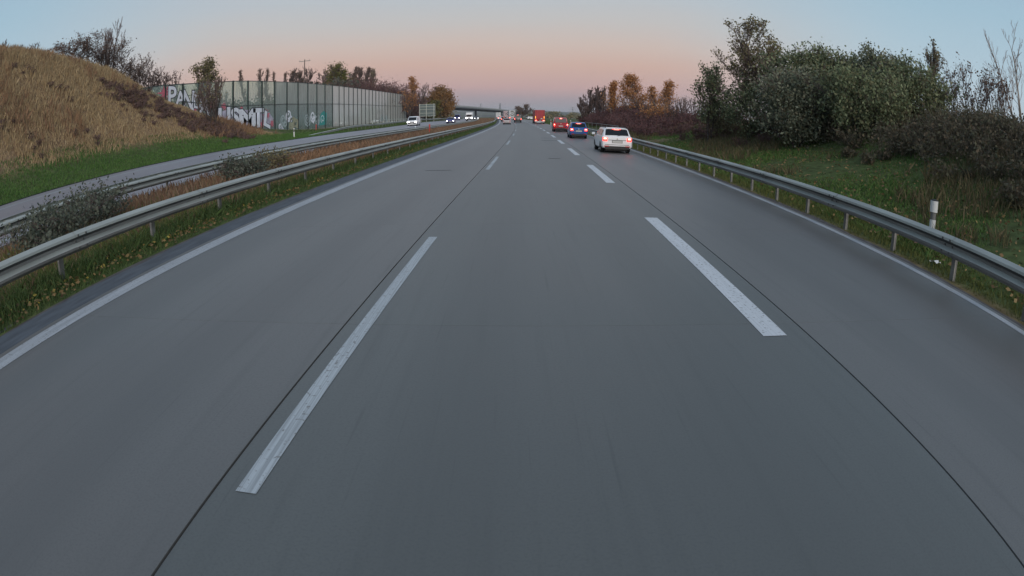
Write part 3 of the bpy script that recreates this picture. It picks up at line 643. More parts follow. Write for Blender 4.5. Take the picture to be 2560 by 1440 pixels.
def car(name, label, loc, rz, L=4.5, Wd=1.8, Hh=1.47, paint=V_white, style='estate', front=False, group=None, lights='L', rails=False, wiper=True, lit=True, cat='car'):
    t = thing(name, label, cat, loc, rz, group)
    hw = Wd/2; h = Hh
    if style == 'estate': prof = [(.0, .36, .62, .60), (.03, .30, .64, .64), (.075, .28, .655, .66), (.10, .28, .66, .672), (.43, .26, .66, .945), (.62, .24, .66, .985), (1.6, .22, .66, 1.), (2.55, .22, .65, .985), (2.95, .22, .645, .93), (3.55, .22, .64, .665), (4.25, .22, .60, .60), (4.45, .25, .50, .50), (4.5, .32, .42, .42)]
    elif style == 'hatch': prof = [(.0, .36, .60, .58), (.03, .30, .62, .62), (.07, .28, .645, .65), (.10, .27, .65, .665), (.36, .26, .65, .93), (.55, .24, .65, .98), (1.3, .22, .65, 1.), (2.1, .22, .645, .985), (2.5, .22, .64, .92), (3.15, .22, .63, .67), (3.75, .22, .59, .59), (3.95, .25, .50, .50), (4.0, .32, .42, .42)]
    elif style == 'mpv': prof = [(.0, .34, .56, .55), (.03, .28, .575, .575), (.06, .25, .585, .59), (.08, .24, .59, .60), (.24, .22, .59, .94), (.42, .21, .59, .985), (1.5, .20, .585, 1.), (2.6, .20, .58, .985), (3.1, .20, .575, .92), (3.8, .20, .56, .62), (4.2, .20, .53, .53), (4.4, .23, .45, .45), (4.43, .28, .38, .38)]
    else: prof = [(.0, .30, .55, .54), (.02, .24, .56, .57), (.04, .22, .56, .60), (.05, .21, .56, .62), (.12, .20, .56, .95), (.30, .19, .56, .99), (1.6, .18, .56, 1.), (3.0, .18, .555, .985), (3.5, .18, .55, .91), (4.3, .18, .53, .56), (4.75, .18, .50, .50), (4.9, .20, .43, .43), (4.93, .26, .36, .36)]
    k = L/prof[-1][0]
    st, n = [], 6
    for i, (y, zb, zbelt, zt) in enumerate(prof):
        end = min(i, 2)/2; fr = 1 if i < len(prof)-2 else (.97 if i == len(prof)-2 else .9)
        wb = hw*(.93+.07*end)*fr*(1 if y*k < L-.5 else .97); cabin = zt-zbelt > .03
        wr = hw*(.80 if style not in ('van',) else .88) if cabin else wb*.9
        wbelt = wb*.97
        zt_ = zt if cabin else max(zt, zbelt)
        z3 = zbelt*h if cabin else zt_*h-.035
        st.append([(wb*.90, y*k, zb*h*.72), (wb*.985, y*k, zb*h*.72+.08), (wb, y*k, .5*(zb+zbelt)*h+.02), (wbelt, y*k, z3), (wr, y*k, zt_*h-.055 if cabin else zt_*h-.012), (wr*.93, y*k, zt_*h), (0, y*k, zt_*h+.02)])
    V, F = [], []; m_ = 13
    for s_ in st: V += [(-x, y, z) for x, y, z in s_[:6]] + [s_[6]] + [(x, y, z) for x, y, z in reversed(s_[:6])]
    for i in range(len(st)-1):
        for j in range(m_-1): F.append((i*m_+j, i*m_+j+1, (i+1)*m_+j+1, (i+1)*m_+j))
        F.append((i*m_+m_-1, i*m_, (i+1)*m_, (i+1)*m_+m_-1))
    F.append(tuple(range(m_-1, -1, -1))); F.append(tuple((len(st)-1)*m_+j for j in range(m_)))
    b = MB(); b.add(V, F, paint); body = b.build('body', t, smooth=True)
    es_ = body.modifiers.new('edges', 'EDGE_SPLIT'); es_.split_angle = R(38)
    def SP(i, j, side=1): x, y, z = st[i][j]; return Vector((x*side, y, z))
    def patch(nm, A, B, C, D, off, m, ins=(.06, .94, .08, .92), nn=3, parent=None):
        """panel lying on the body between corners A,B (low) and D,C (high)"""
        nrm = (B-A).cross(D-A).normalized(); VV = []
        u0, u1, v0, v1 = ins
        for v in (v0, v1):
            for u in (u0, u1): VV.append((A.lerp(B, u)).lerp(D.lerp(C, u), v)+nrm*off)
        VV += [p-nrm*(off+.01) for p in VV]
        bb = MB(); bb.add(VV, [(0, 1, 3, 2), (0, 4, 5, 1), (1, 5, 7, 3), (3, 7, 6, 2), (2, 6, 4, 0)], m); return bb.build(nm, parent or t)
    # glazing
    lo, hi = 3, 4
    patch('rear_window', SP(3, 5, -1), SP(3, 5, 1), SP(4, 5, 1), SP(4, 5, -1), .030, V_glass, (.03, .97, .10, .93))
    iw = 8; patch('windscreen', SP(iw+1, 5, 1), SP(iw+1, 5, -1), SP(iw, 5, -1), SP(iw, 5, 1), .030, V_glass, (.03, .97, .06, .96))
    for sd in (1, -1):
        segs_ = [(4, 5), (5, 6), (6, 7), (7, 8)] if style != 'van' else [(7, 8)]
        for a, c in segs_:
            A_, B_, C_, D_ = SP(a, 3, sd), SP(c, 3, sd), SP(c, 4, sd), SP(a, 4, sd)
            if sd < 0: A_, B_, C_, D_ = B_, A_, D_, C_
            patch('side_window', A_, B_, C_, D_, .010, V_glass, (.06, .94, .10, .90))
    bb = MB(); bb.box((0, L*.5, .165), (Wd*.72, L*.86, .11), V_trim); bb.build('underbody', t)
    # wheels
    rw_, ww = .315*h/1.47*(1.02 if style != 'van' else .85), .21
    for y in (L*.19 if style != 'mpv' else L*.17, L*.80):
        for sd in (-1, 1):
            bb = MB(); x0 = sd*(hw*.985-ww); x1 = sd*hw*.985
            bb.cyl((x0, y, rw_), (x0+sd*.03, y, rw_), rw_*.92, rw_, V_tyre, 22); bb.cyl((x0+sd*.03, y, rw_), (x1-sd*.03, y, rw_), rw_, rw_, V_tyre, 22, False); bb.cyl((x1-sd*.03, y, rw_), (x1, y, rw_), rw_, rw_*.9, V_tyre, 22)
            wobj = bb.build('wheel', t, smooth=False)
            bb = MB(); bb.cyl((x1-sd*.02, y, rw_), (x1+sd*.006, y, rw_), rw_*.66, rw_*.62, V_rim, 16); bb.build('rim', wobj)
            bb = MB(); r2 = rw_*1.17; n2 = 12
            VV = [(sd*(hw*1.002), y+r2*math.cos(math.pi*q/n2), rw_*.9+r2*math.sin(math.pi*q/n2)) for q in range(n2+1)]; VV += [(sd*(hw*.86), a, c) for _, a, c in VV]
            nn = n2+1; ff = [tuple(range(nn))] + [(q, q+1, nn+q+1, nn+q) for q in range(n2)]
            bb.add(VV, ff, V_trim); bb.build('wheel_arch', t)
    # mirrors
    for sd in (-1, 1):
        bb = MB(); ym = st[9][0][1]-.12; bb.box((sd*(hw+.09), ym, .70*h), (.19, .10, .13), paint if style != 'van' else V_trim); bb.build('mirror', t, bevel=.02)
    # rear end
    bb = MB(); bb.box((0, .03, .22*h), (Wd*.80, .10, .12*h), V_trim); bb.build('lower_bumper', t)
    bb = MB(); bb.box((0, -.012, .455*h if style != 'mpv' else .40*h), (.56, .025, .135), V_trim); pl = bb.build('number_plate', t)
    bb = MB(); bb.box((0, -.028, .455*h if style != 'mpv' else .40*h), (.52, .012, .11), V_plate); bb.build('plate_face', pl)
    bb = MB(); bb.cyl((0, -.01, .565*h), (0, -.028, .565*h), .045, .045, V_chrome, 12); bb.build('badge', t)
    bb = MB(); bb.box((0, -.014, .52*h), (Wd*.62, .012, .018), V_trim if paint is not V_dark else V_chrome); bb.build('tailgate_seam', t)
    bb = MB(); bb.box((0, -.01, .335*h), (Wd*.80, .02, .016), V_trim); bb.build('bumper_seam', t)
    for sd in (-1, 1):
        zl = {'estate': .55, 'hatch': .53, 'mpv': .47, 'van': .42}[style]*h; hl = {'estate': .19, 'hatch': .19, 'mpv': .30, 'van': .34}[style]; wl = .25 if style in ('estate', 'hatch') else .15
        bb = MB(); bb.box((sd*(hw*.93-wl/2+.02), .10, zl), (wl, .26, hl), L_red if lit else V_lens); tl = bb.build('tail_light', t, bevel=.02)
        if lit:
            bb = MB(); bb.box((sd*(hw*.93-wl/2+.02), -.036, zl+hl*.18), (wl*.62, .012, hl*.42), L_hot); bb.build('lamp_core', tl)
        bb = MB(); bb.box((sd*hw*.70, -.012, .275*h), (.26, .03, .045), V_lens); bb.build('reflector', t)
    yb = st[4][5][1]
    bb = MB(); bb.box((0, yb-.03, st[4][6][2]-.045), (.46 if style != 'mpv' else .30, .05, .05 if style != 'mpv' else .10), L_red if lit else V_lens); hb_ = bb.build('high_brake_light', t)
    if lit:
        bb = MB(); bb.box((0, yb-.058, st[4][6][2]-.045), (.30 if style != 'mpv' else .18, .01, .022 if style != 'mpv' else .055), L_hot); bb.build('lamp_core', hb_)
    bb = MB(); bb.box((0, yb+.05, st[4][6][2]+.01), (Wd*.66, .22, .03), paint); bb.build('roof_spoiler', t, bevel=.01)
    if wiper:
        bb = MB(); a = Vector((0.02, st[3][3][1]+.01, st[3][3][2]+.06)); bb.cyl(a+Vector((0, -.03, 0)), a+Vector((.42, .03, .06)), .012, .008, V_trim, 6); bb.build('wiper', t)
    if rails:
        for sd in (-1, 1):
            bb = MB(); x = sd*hw*.70; bb.pipe([(x, st[4][0][1]+.1, h*.95), (x, st[4][0][1]+.25, h*1.0), (x, st[5][0][1]+.3, h*1.03), (x, st[7][0][1], h*1.025), (x, st[8][0][1]-.1, h*.985)], .022, V_trim); bb.build('roof_rail', t)
    # front end
    bb = MB(); bb.box((0, L-.05, .30*h), (Wd*.78, .12, .15*h), V_trim); bb.build('grille', t)
    bb = MB(); bb.box((0, L+.02, .28*h), (.52, .012, .11), V_plate); bb.build('front_plate', t)
    for sd in (-1, 1):
        bb = MB(); bb.box((sd*hw*.74, L-.12*k, .42*h), (.34, .26, .14), L_head if front else V_rim); bb.build('headlight', t, bevel=.02)
    return t

# ahead of us, same direction (origin at the rear bumper)
def on_road(lat, y): return (lat+float(bend(y)), y, float(road_z(y)))
car('white_estate_car', 'white estate car with black roof rails and glowing brake lights, nearest in the right lane', on_road(4.56, 31.2), heading(33), 4.5, 1.63, 1.36, V_white, 'estate', rails=True)
car('blue_hatchback', 'small blue hatchback braking behind the red people carrier in the right lane', on_road(4.27, 51.6), heading(53), 3.9, 1.54, 1.43, V_blue, 'hatch')
car('red_people_carrier', 'red people carrier with bright high brake light, ahead of the blue hatchback', on_road(4.02, 72.6), heading(75), 4.4, 1.80, 1.80, V_red, 'mpv', wiper=False)
car('silver_hatchback', 'small pale hatchback alone in the left lane', on_road(-3.36, 134.5), heading(136), 4., 1.76, 1.44, V_pink, 'hatch', lit=False)
car('dark_van', 'dark tall van with red brake lights in the middle lane', on_road(-.3, 165), heading(167), 4.9, 2.0, 2.25, V_dark, 'van')
car('white_distant_car', 'white car far ahead in the left lane before the white box truck', on_road(-5.1, 222), heading(224), 4.4, 1.8, 1.5, V_white, 'hatch')
car('dark_distant_car', 'dark car half hidden in front of the pale hatchback', on_road(-4.1, 182), heading(184), 4.4, 1.75, 1.45, V_dark, 'hatch')
car('parked_white_car', 'white car standing off the road to the right, beyond the dark van', (5.6, 236, float(terrain(5.6, 236))+.18), -1.1, 4.3, 1.75, 1.25, V_white, 'hatch', lit=False)
# oncoming, on the opposite road (front faces us)
def on_opp(lat, y): return (lat+float(bend(y)), y, float(opp_surface(lat, y)))
def oncoming(name, label, lat, yf, L, Wd, Hh, paint, style, cat='car', lit=True):
    x, y, z = on_opp(lat, yf+L); return car(name, label, (x, y, z), math.pi+heading(yf), L, Wd, Hh, paint, style, front=lit, lit=False, cat=cat, group='oncoming traffic on the opposite road')
oncoming('white_van', 'white panel van with headlights on, nearest on the opposite road', -21.1, 112, 4.7, 1.95, 1.85, V_white, 'van', 'van')
oncoming('blue_oncoming_car', 'dark blue car with headlights on, behind the white van', -16.9, 143, 4.4, 1.95, 1.45, V_indigo, 'hatch')
oncoming('dark_oncoming_car', 'dark oncoming car between the white lorry and the bridge pier', -15.6, 235, 4.4, 1.8, 1.5, V_dark, 'hatch')
oncoming('dark_oncoming_car', 'farthest dark oncoming car with paired white headlights', -15.0, 268, 4.4, 1.8, 1.5, V_dark, 'hatch')
oncoming('blue_oncoming_van', 'blue oncoming van with glaring headlights, left of the white lorry', -20.6, 215, 5, 2.0, 2.2, V_indigo, 'van', 'van')

def truck(name, label, loc, rz, L=13.6, Wd=2.5, Hh=3.6, body=V_red, back='doors', rev=False, lit=True, group='lorries among the traffic', dark=V_trim, deflector=False, low=1.05):
    """box trailer seen from behind with its cab in front; origin on the ground under the rear"""
    t = thing(name, label, 'lorry', loc, rz, group)
    b = MB(); b.box((0, L/2, (low+Hh)/2), (Wd, L, Hh-low), body); b.build('box_body', t, bevel=.03)
    for sd in (-1, 1):
        b = MB(); b.box((sd*Wd*.243, -.02, (low+Hh)/2), (Wd*.468, .03, Hh-low-.16), body); d = b.build('rear_door', t, bevel=.012)
        for x in (.10, .36):
            bb = MB(); bb.cyl((sd*Wd*x, -.05, low+.1), (sd*Wd*x, -.05, Hh-.1), .018, .018, dark, 6); bb.build('lock_rod', d)
        bb = MB(); bb.box((sd*(Wd/2-.03), -.025, (low+Hh)/2), (.06, .05, Hh-low), dark); bb.build('door_frame', t)
        b = MB(); b.box((sd*(Wd/2-.33), -.02, .86), (.58, .10, .17), L_red if lit else V_lens); tl = b.build('tail_light', t)
        if lit:
            bb = MB(); bb.box((sd*(Wd/2-.30), -.075, .86), (.36, .01, .09), L_hot); bb.build('lamp_core', tl)
            bb = MB(); bb.box((sd*(Wd/2-.22), -.045, 1.62), (.10, .01, .55), L_amber if back == 'doors' else V_lens); bb.build('side_marker', t)
        b = MB(); b.box((sd*(Wd/2-.30), .25, .42), (.5, .03, .55), V_trim); b.build('mudflap', t)
        for y in (1.3, 2.5, 3.7):
            b = MB(); b.cyl((sd*(Wd/2-.36), y, .48), (sd*(Wd/2-.02), y, .48), .48, .48, V_tyre, 18); wl = b.build('wheel', t)
            bb = MB(); bb.cyl((sd*(Wd/2-.04), y, .48), (sd*(Wd/2), y, .48), .27, .25, V_rim, 12); bb.build('rim', wl)
        b = MB(); b.box((sd*(Wd/2-.05), L*.55, .8), (.05, L*.5, .5), dark); b.build('side_guard', t)
    b = MB(); b.box((0, 0, .86), (Wd-1.25, .06, .20), body if back == 'doors' else V_plate); b.build('rear_sill', t)
    b = MB(); b.box((.1, -.045, .86), (.5, .012, .12), V_plate); b.build('number_plate', t)
    b = MB(); b.box((0, .10, .50), (Wd*.94, .12, .14), V_plate if back != 'doors' else V_white); b.build('underrun_bar', t)
    b = MB(); b.box((0, L*.5, .9), (1.0, L*.95, .25), V_trim); b.build('chassis', t)
    # cab
    b = MB(); b.box((0, L+1.5, 1.95), (Wd*.96, 2.2, 2.9), body); b.build('cab', t, bevel=.12)
    b = MB(); b.box((0, L+2.61, 2.25), (Wd*.86, .03, .95), V_glass); b.build('windscreen', t)
    for sd in (-1, 1):
        b = MB(); b.cyl((sd*(Wd/2-.36), L+1.6, .5), (sd*(Wd/2-.02), L+1.6, .5), .5, .5, V_tyre, 18); b.build('wheel', t)
        b = MB(); b.box((sd*(Wd/2+.14), L+2.3, 2.2), (.22, .12, .6), V_trim); b.build('mirror', t)
    if deflector:
        b = MB(); b.add([(Wd*.30, L*.25, Hh), (Wd*.66, L*.25, Hh-.40), (Wd*.66, L*.25+1.6, Hh-.40), (Wd*.30, L*.25+1.6, Hh), (Wd*.30, L*.25, Hh+.06), (Wd*.68, L*.25, Hh-.36), (Wd*.68, L*.25+1.6, Hh-.36), (Wd*.30, L*.25+1.6, Hh+.06)], [(0, 3, 2, 1), (4, 5, 6, 7), (0, 1, 5, 4), (1, 2, 6, 5), (2, 3, 7, 6), (3, 0, 4, 7)], V_trim); b.build('roof_flap', t)
    return t
V_truckw = mat('white_tarpaulin', (.50, .52, .52), .6, var=.06, scale=.6); V_truckp = mat('pinkish_tarpaulin', (.42, .33, .34), .6, var=.12, scale=.8); V_truckr = mat('red_truck_paint', (.33, .022, .03), .45, var=.1, scale=.7)
tk = truck('red_lorry', 'red box lorry with two rear doors, far ahead in the right lane', on_road(4.78, 149), heading(152), 10, 2.55, 3.5, V_truckr, 'doors', deflector=True)
b = MB(); b.box((.42, -.045, 1.30), (.42, .01, .26), V_plate); b.build('warning_plate', tk)
tk = truck('white_lorry', 'white lorry with a dark ring emblem on its back, ahead of the dark van', on_road(-.35, 233), heading(236), 13, 2.55, 3.75, V_truckw, 'white', lit=True)
# the ring emblem: open dark ring with a small mark inside
n = 22; V = []
for q in range(n+1):
    a = R(-150)+R(290)*q/n; V += [(.98*math.cos(a)+.05, 0, .98*math.sin(a)), (.62*math.cos(a)+.05, 0, .62*math.sin(a))]
V = [(x, -.058, z+2.55) for x, _, z in V]; bb = MB(); bb.add(V, [(2*q, 2*q+1, 2*q+3, 2*q+2) for q in range(n)], V_dark); bb.build('ring_emblem', tk)
bb = MB(); bb.box((-.02, -.058, 2.55), (.26, .006, .6), V_dark); bb.box((.16, -.057, 2.72), (.3, .006, .16), V_dark); bb.build('emblem_mark', tk)
tk = truck('pink_lorry', 'pinkish lorry with dark printing on its back, left of the ring emblem lorry', on_road(-.9, 292), heading(296), 13, 2.7, 4.1, V_truckp, 'white', lit=False)
for k, (x, z, w, h_) in enumerate([(-.7, 3.1, .5, .3), (.1, 2.8, .7, .35), (.6, 3.3, .4, .5), (-.2, 2.2, .5, .3), (.5, 2.3, .3, .5)]):
    bb = MB(); bb.box((x, -.06, z), (w, .008, h_), V_dark); bb.build('printed_mark', tk)
truck('white_box_lorry', 'white box lorry farthest ahead in the left lane, by the bridge pier', on_road(-4.9, 284), heading(288), 9, 2.5, 3.3, V_truckw, 'white', lit=False, low=.9)
# oncoming white lorry
x, y, z = on_opp(-14.8, 190+12)
lz = thing('oncoming_lorry', 'white oncoming lorry with round headlights, beside the bridge pier', 'lorry', (x, 190, z), heading(190), 'oncoming traffic on the opposite road')
b = MB(); b.box((0, 1.0, 1.5), (2.1, 2.0, 1.9), V_white); b.build('cab', lz, bevel=.12)
b = MB(); b.box((0, -.015, 1.72), (1.8, .03, .72), V_glass); b.build('windscreen', lz)
b = MB(); b.box((0, 4.8, 1.75), (2.15, 5.4, 2.2), V_truckw); b.build('box_body', lz, bevel=.03)
b = MB(); b.box((0, -.02, .62), (2.0, .06, .42), V_trim); b.build('bumper', lz)
for sd in (-1, 1):
    b = MB(); b.cyl((sd*.86, -.03, .95), (sd*.86, -.07, .95), .19, .19, L_head, 16); b.build('headlight', lz)
    b = MB(); b.cyl((sd*.72, .9, .42), (sd*1.02, .9, .42), .42, .42, V_tyre, 16); b.build('wheel', lz)
    b = MB(); b.cyl((sd*.72, 5.9, .42), (sd*1.02, 5.9, .42), .42, .42, V_tyre, 16); b.build('wheel', lz)
    b = MB(); b.box((sd*1.2, .25, 1.7), (.16, .1, .45), V_trim); b.build('mirror', lz)

# ------------------------------------------------------------------ vegetation
def unit(v): return v/np.maximum(np.linalg.norm(v, axis=-1, keepdims=True), 1e-9)
def skeleton(rng, stems=1, levels=3, up=.35, ang=.7, first=.25, tilt=.15, kids=2, wob=.22, ratio=.55, n=4, n0=8, cone=.6):
    """branch segments of a tree of height about 1: p0, p1, r0, r1, level, stem and the tips"""
    P0, P1, R0, R1, LV, SI, tips = [], [], [], [], [], [], []
    st = []; a0 = rng.uniform(0, 6.283)
    for i in range(stems):
        a = a0+6.283*i/stems+rng.uniform(-.3, .3); k = tilt*rng.uniform(.5, 1.15)
        st.append((np.array([.02*math.cos(a)*(stems-1)**.5, .02*math.sin(a)*(stems-1)**.5, 0]), np.array([math.cos(a)*k, math.sin(a)*k, 1.]), (.85 if stems == 1 else .7)*rng.uniform(.8, 1.1), .020 if stems == 1 else .012, 0, i))
    while st:
        p, d, L, r, lv, si = st.pop(); d = d/np.linalg.norm(d); m = n0 if lv == 0 else n
        w_ = wob*(.22 if lv == 0 else .5)
        for i in range(m):
            d = d + rng.normal(0, w_, 3) + np.array([0, 0, up*(.06 if lv == 0 else .25)]); d /= np.linalg.norm(d)
            q = p+d*L/m; r2 = r*(1-.8/m)
            P0.append(p); P1.append(q); R0.append(r); R1.append(r2); LV.append(lv); SI.append(si)
            p, r = q, r2; f = (i+1)/m
            if lv < levels and f > (first if lv == 0 else .2):
                for _ in range(kids if i < m-1 else kids+1):
                    w = unit(np.cross(d, rng.normal(0, 1, 3))); th = ang*rng.uniform(.6, 1.25)
                    nd = d*math.cos(th)+w*math.sin(th)+np.array([0, 0, up*.4])
                    st.append((p, nd, L*ratio*rng.uniform(.65, 1.2)*(1-(cone if lv == 0 else .25)*f), r*.62, lv+1, si))
        if lv >= levels-1: tips.append(p)
    return [np.array(x) for x in (P0, P1, R0, R1, LV, SI)] + [np.array(tips)]
def tubes(P0, P1, R0, R1, k=3):
    d = unit(P1-P0); ref = np.where(np.abs(d[:, 2:3]) > .9, np.array([[1., 0, 0]]), np.array([[0, 0, 1.]]))
    u = unit(np.cross(d, ref)); w = np.cross(d, u); N = len(P0)
    a = np.arange(k)*2*math.pi/k; ring = u[:, None]*np.cos(a)[None, :, None]+w[:, None]*np.sin(a)[None, :, None]
    V = np.concatenate([P0[:, None]+ring*R0[:, None, None], P1[:, None]+ring*R1[:, None, None]], 1).reshape(-1, 3)
    b = np.arange(N)[:, None]*2*k; j = np.arange(k); F = np.stack([b+j, b+(j+1) % k, b+k+(j+1) % k, b+k+j], -1).reshape(-1, 4)
    return V, F
def quads(rng, C_, size, flat=0., asp=1.5):
    N = len(C_); a = unit(rng.normal(0, 1, (N, 3))*np.array([1, 1, 1-flat])); b = unit(np.cross(a, rng.normal(0, 1, (N, 3))))
    s = size*rng.uniform(.55, 1.3, (N, 1)); a, b = a*s*asp*.5, b*s*.5
    V = np.stack([C_-a, C_+b*.9-a*.1, C_+a, C_-b*.9-a*.1], 1).reshape(-1, 3)
    return V, np.arange(4*N).reshape(-1, 4)
def fit(arrs, tips, H_, W_):
    allp = np.concatenate(arrs); z1 = np.percentile(allp[:, 2], 99.7); r = np.percentile(np.hypot(allp[:, 0], allp[:, 1]), 93)
    s = np.array([W_/2/r, W_/2/r, H_/z1]); return [a*s for a in arrs], tips*s
LV_green = leaf_mat('green_leaves', [(0.094, 0.125, 0.065), (0.175, 0.215, 0.115), (0.269, 0.306, 0.175), (0.188, 0.175, 0.094), (0.062, 0.088, 0.050)], .8)
LV_dull = leaf_mat('dull_green_leaves', [(0.115, 0.140, 0.098), (0.190, 0.218, 0.149), (0.276, 0.299, 0.213), (0.190, 0.172, 0.115), (0.075, 0.092, 0.063)], .8)
LV_median = leaf_mat('dark_bush_leaves', [(.06, .075, .055), (.10, .12, .09), (.15, .165, .125), (.09, .085, .065)])
LV_olive = leaf_mat('olive_leaves', [(0.110, 0.110, 0.061), (0.198, 0.175, 0.088), (0.284, 0.230, 0.120)])
LV_rust = leaf_mat('rust_leaves', [(0.281, 0.113, 0.044), (0.448, 0.200, 0.075), (0.560, 0.290, 0.109), (0.207, 0.104, 0.054)])
LV_orange = leaf_mat('orange_brown_leaves', [(0.208, 0.104, 0.033), (0.325, 0.169, 0.052), (0.260, 0.156, 0.065), (0.130, 0.078, 0.033)])
LV_yel = leaf_mat('yellow_green_leaves', [(0.120, 0.120, 0.030), (0.180, 0.168, 0.042), (0.084, 0.102, 0.030)])
LV_wine = leaf_mat('wine_red_leaves', [(.11, .045, .045), (.16, .075, .07), (.08, .038, .042), (.12, .08, .055)])
LV_brown = leaf_mat('brown_leaves', [(0.128, 0.078, 0.054), (0.195, 0.128, 0.087), (0.090, 0.063, 0.051)])
TREE_CACHE = {}
def tree(name, label, cat, x, y, H_, W_, seed, leaf=None, nleaf=0, lsize=.12, spread=.3, group=None, z=None, bark=None, twig=None, lift=0., dome=0., **sk):
    """a rooted plant: trunk with limbs, and a crown of twigs and leaves"""
    z = float(terrain(x, y))-.05 if z is None else z
    t = thing(name, label, cat, (x, y, z), 0, group); dist = math.hypot(x, y); rmin = dist*.00030
    rng = np.random.default_rng(seed)
    P0, P1, R0, R1, LVl, SI, tips = skeleton(rng, **sk)
    (P0, P1), tips = fit([P0, P1], tips, H_, W_)
    R0, R1 = np.maximum(R0*H_, rmin), np.maximum(R1*H_, rmin*.8)
    big = LVl <= 1
    ns = SI.max()+1
    for i in range(ns):
        b_ = big & (SI == i); V, F = tubes(P0[b_], P1[b_], R0[b_], R1[b_], 5); nm_ = 'trunk' if ns == 1 else 'stem'; link(nm_, np_mesh(nm_, V, [F], [bark or M_bark]), t)
    V, F = tubes(P0[~big], P1[~big], R0[~big], R1[~big], 3); mats, mi, fs = [twig or M_twig], [0]*len(F), [F]
    if leaf is not None and nleaf:
        k = rng.integers(0, len(tips), nleaf); clump = rng.normal(0, 1, (len(tips), 3))*spread*.3
        Cn = tips[k]+clump[k]+rng.normal(0, 1, (nleaf, 3))*spread*np.array([1, 1, .75])
        if dome:   # fill the body of a dense crown with uneven clumps
            m = int(nleaf*dome); c_ = unit(rng.normal(0, 1, (90, 3)))*np.array([W_*.46, W_*.46, H_*.44])*rng.uniform(.55, 1., (90, 1))+np.array([0, 0, H_*.53])
            c_[:, 2] = np.maximum(c_[:, 2], .15); kk = rng.integers(0, 90, m); Cn[:m] = c_[kk]+rng.normal(0, 1, (m, 3))*spread*1.15
        Cn = Cn[Cn[:, 2] > lift*H_]
        LVv, LF = quads(rng, Cn, lsize); fs.append(LF+len(V)); V = np.concatenate([V, LVv]); mats.append(leaf); mi += [1]*len(LF)
    link('crown', np_mesh('crown', V, fs, mats, mi), t)
    return t
BUSH = dict(stems=6, levels=3, n0=4, cone=.3, up=.25, ang=.75, tilt=.55, kids=1, first=.1, ratio=.6)
BARE = dict(stems=1, levels=3, up=.45, ang=.6, tilt=.05, kids=2, first=.2, ratio=.5)
# --- left: the hill top
tree('bush', 'dark leafless bush at the top of the brown hill, leftmost of the hilltop bushes', 'bush', -41, 42.4, 3.1, 6.4, 1, LV_brown, 1500, .13, .25, **dict(BUSH, stems=11, kids=1))
tree('bush', 'dark leafless bush at the foot of the tall bare tree on the brown hill', 'bush', -41, 47.7, 3.7, 5.4, 2, LV_brown, 1600, .13, .25, **dict(BUSH, stems=11, kids=1))
tree('bare_tree', 'tall bare tree with fine upright twigs on the brown hilltop', 'tree', -41.5, 49, 7.2, 4.2, 3, stems=3, levels=3, up=.7, ang=.42, tilt=.12, kids=1, first=.15, ratio=.62)
tree('bush', 'reddish leafless bush on the brown hill, right of the tall bare tree', 'bush', -41, 53.5, 4.4, 4.4, 4, LV_brown, 1300, .13, .25, **dict(BUSH, stems=11, kids=1))
tree('bush', 'pale leafless bush above the left end of the glass noise barrier', 'bush', -41, 58., 4.6, 4.6, 5, LV_brown, 700, .13, .25, **dict(BUSH, stems=11, kids=1))
for k, (x, y, h_, w_, lb) in enumerate([(-41, 29.5, .9, 1.0, 'leafless sapling at the far left end of the hill crest'), (-41, 30.8, 1.2, .9, 'taller thin leafless sapling near the left end of the hill crest'), (-41, 33, .9, 1.1, 'low leafless sapling midway along the bare hill crest'), (-41, 35.4, 1.3, 1.2, 'tallest leafless sapling on the hill crest, left of the dark bushes'), (-41, 37.5, .8, 1.1, 'lowest leafless sapling on the hill crest, next to the dark bushes')]):
    tree('sapling', lb, 'sapling', x, y, h_, w_, 20+k, None, 0, .12, .1, 'saplings on the hill crest', stems=3, levels=2, up=.5, ang=.5, tilt=.25, kids=1, ratio=.6)
tree('bush', 'bare twiggy bush standing in front of the graffiti on the noise barrier', 'bush', -29.3, 52.4, 5.2, 3.5, 7, LV_olive, 650, .12, .22, stems=7, levels=3, up=.55, ang=.5, tilt=.35, kids=1, first=.1, ratio=.62)
# --- behind the noise barrier
tree('tree', 'leafy green tree rising behind the graffitied left end of the noise barrier', 'tree', -43, 73.8, 10.2, 4.2, 8, LV_olive, 3000, .22, .38, **dict(BARE, levels=3))
tree('shrub', 'small sparse shrub showing over the far left end of the noise barrier', 'shrub', -43, 66.4, 6.9, 2.6, 9, LV_brown, 500, .15, .3, **dict(BUSH, stems=4))
tree('shrub', 'low sparse shrub behind the barrier, left of the bare twiggy bush', 'shrub', -43, 80.8, 6.6, 3.2, 10, LV_brown, 500, .15, .3, **dict(BUSH, stems=4))
for k, (x, y, h_, w_, lb) in enumerate([(-95, 195.6, 16.8, 5.6, 'narrow poplar behind the noise barrier, standing alone on the left'), (-95, 211, 17.8, 5., 'first narrow poplar of the close pair behind the noise barrier'), (-95, 218, 18.6, 5.2, 'second narrow poplar of the close pair behind the noise barrier'), (-95, 227.6, 18.7, 4.4, 'thin bare poplar next to the trees with mistletoe'), (-95, 233.1, 19.2, 4.4, 'thinnest bare poplar, nearest the trees with mistletoe')]):
    tree('poplar', lb, 'tree', x, y, h_, w_, 30+k, LV_brown, 900, .3, .3, 'poplars behind the noise barrier', stems=1, levels=2, up=1.3, ang=.35, tilt=.02, kids=3, first=.05, ratio=.30, n=5, n0=12)
M_mist = leaf_mat('mistletoe_leaves', [(.05, .045, .03), (.08, .07, .045)], .7, .1)
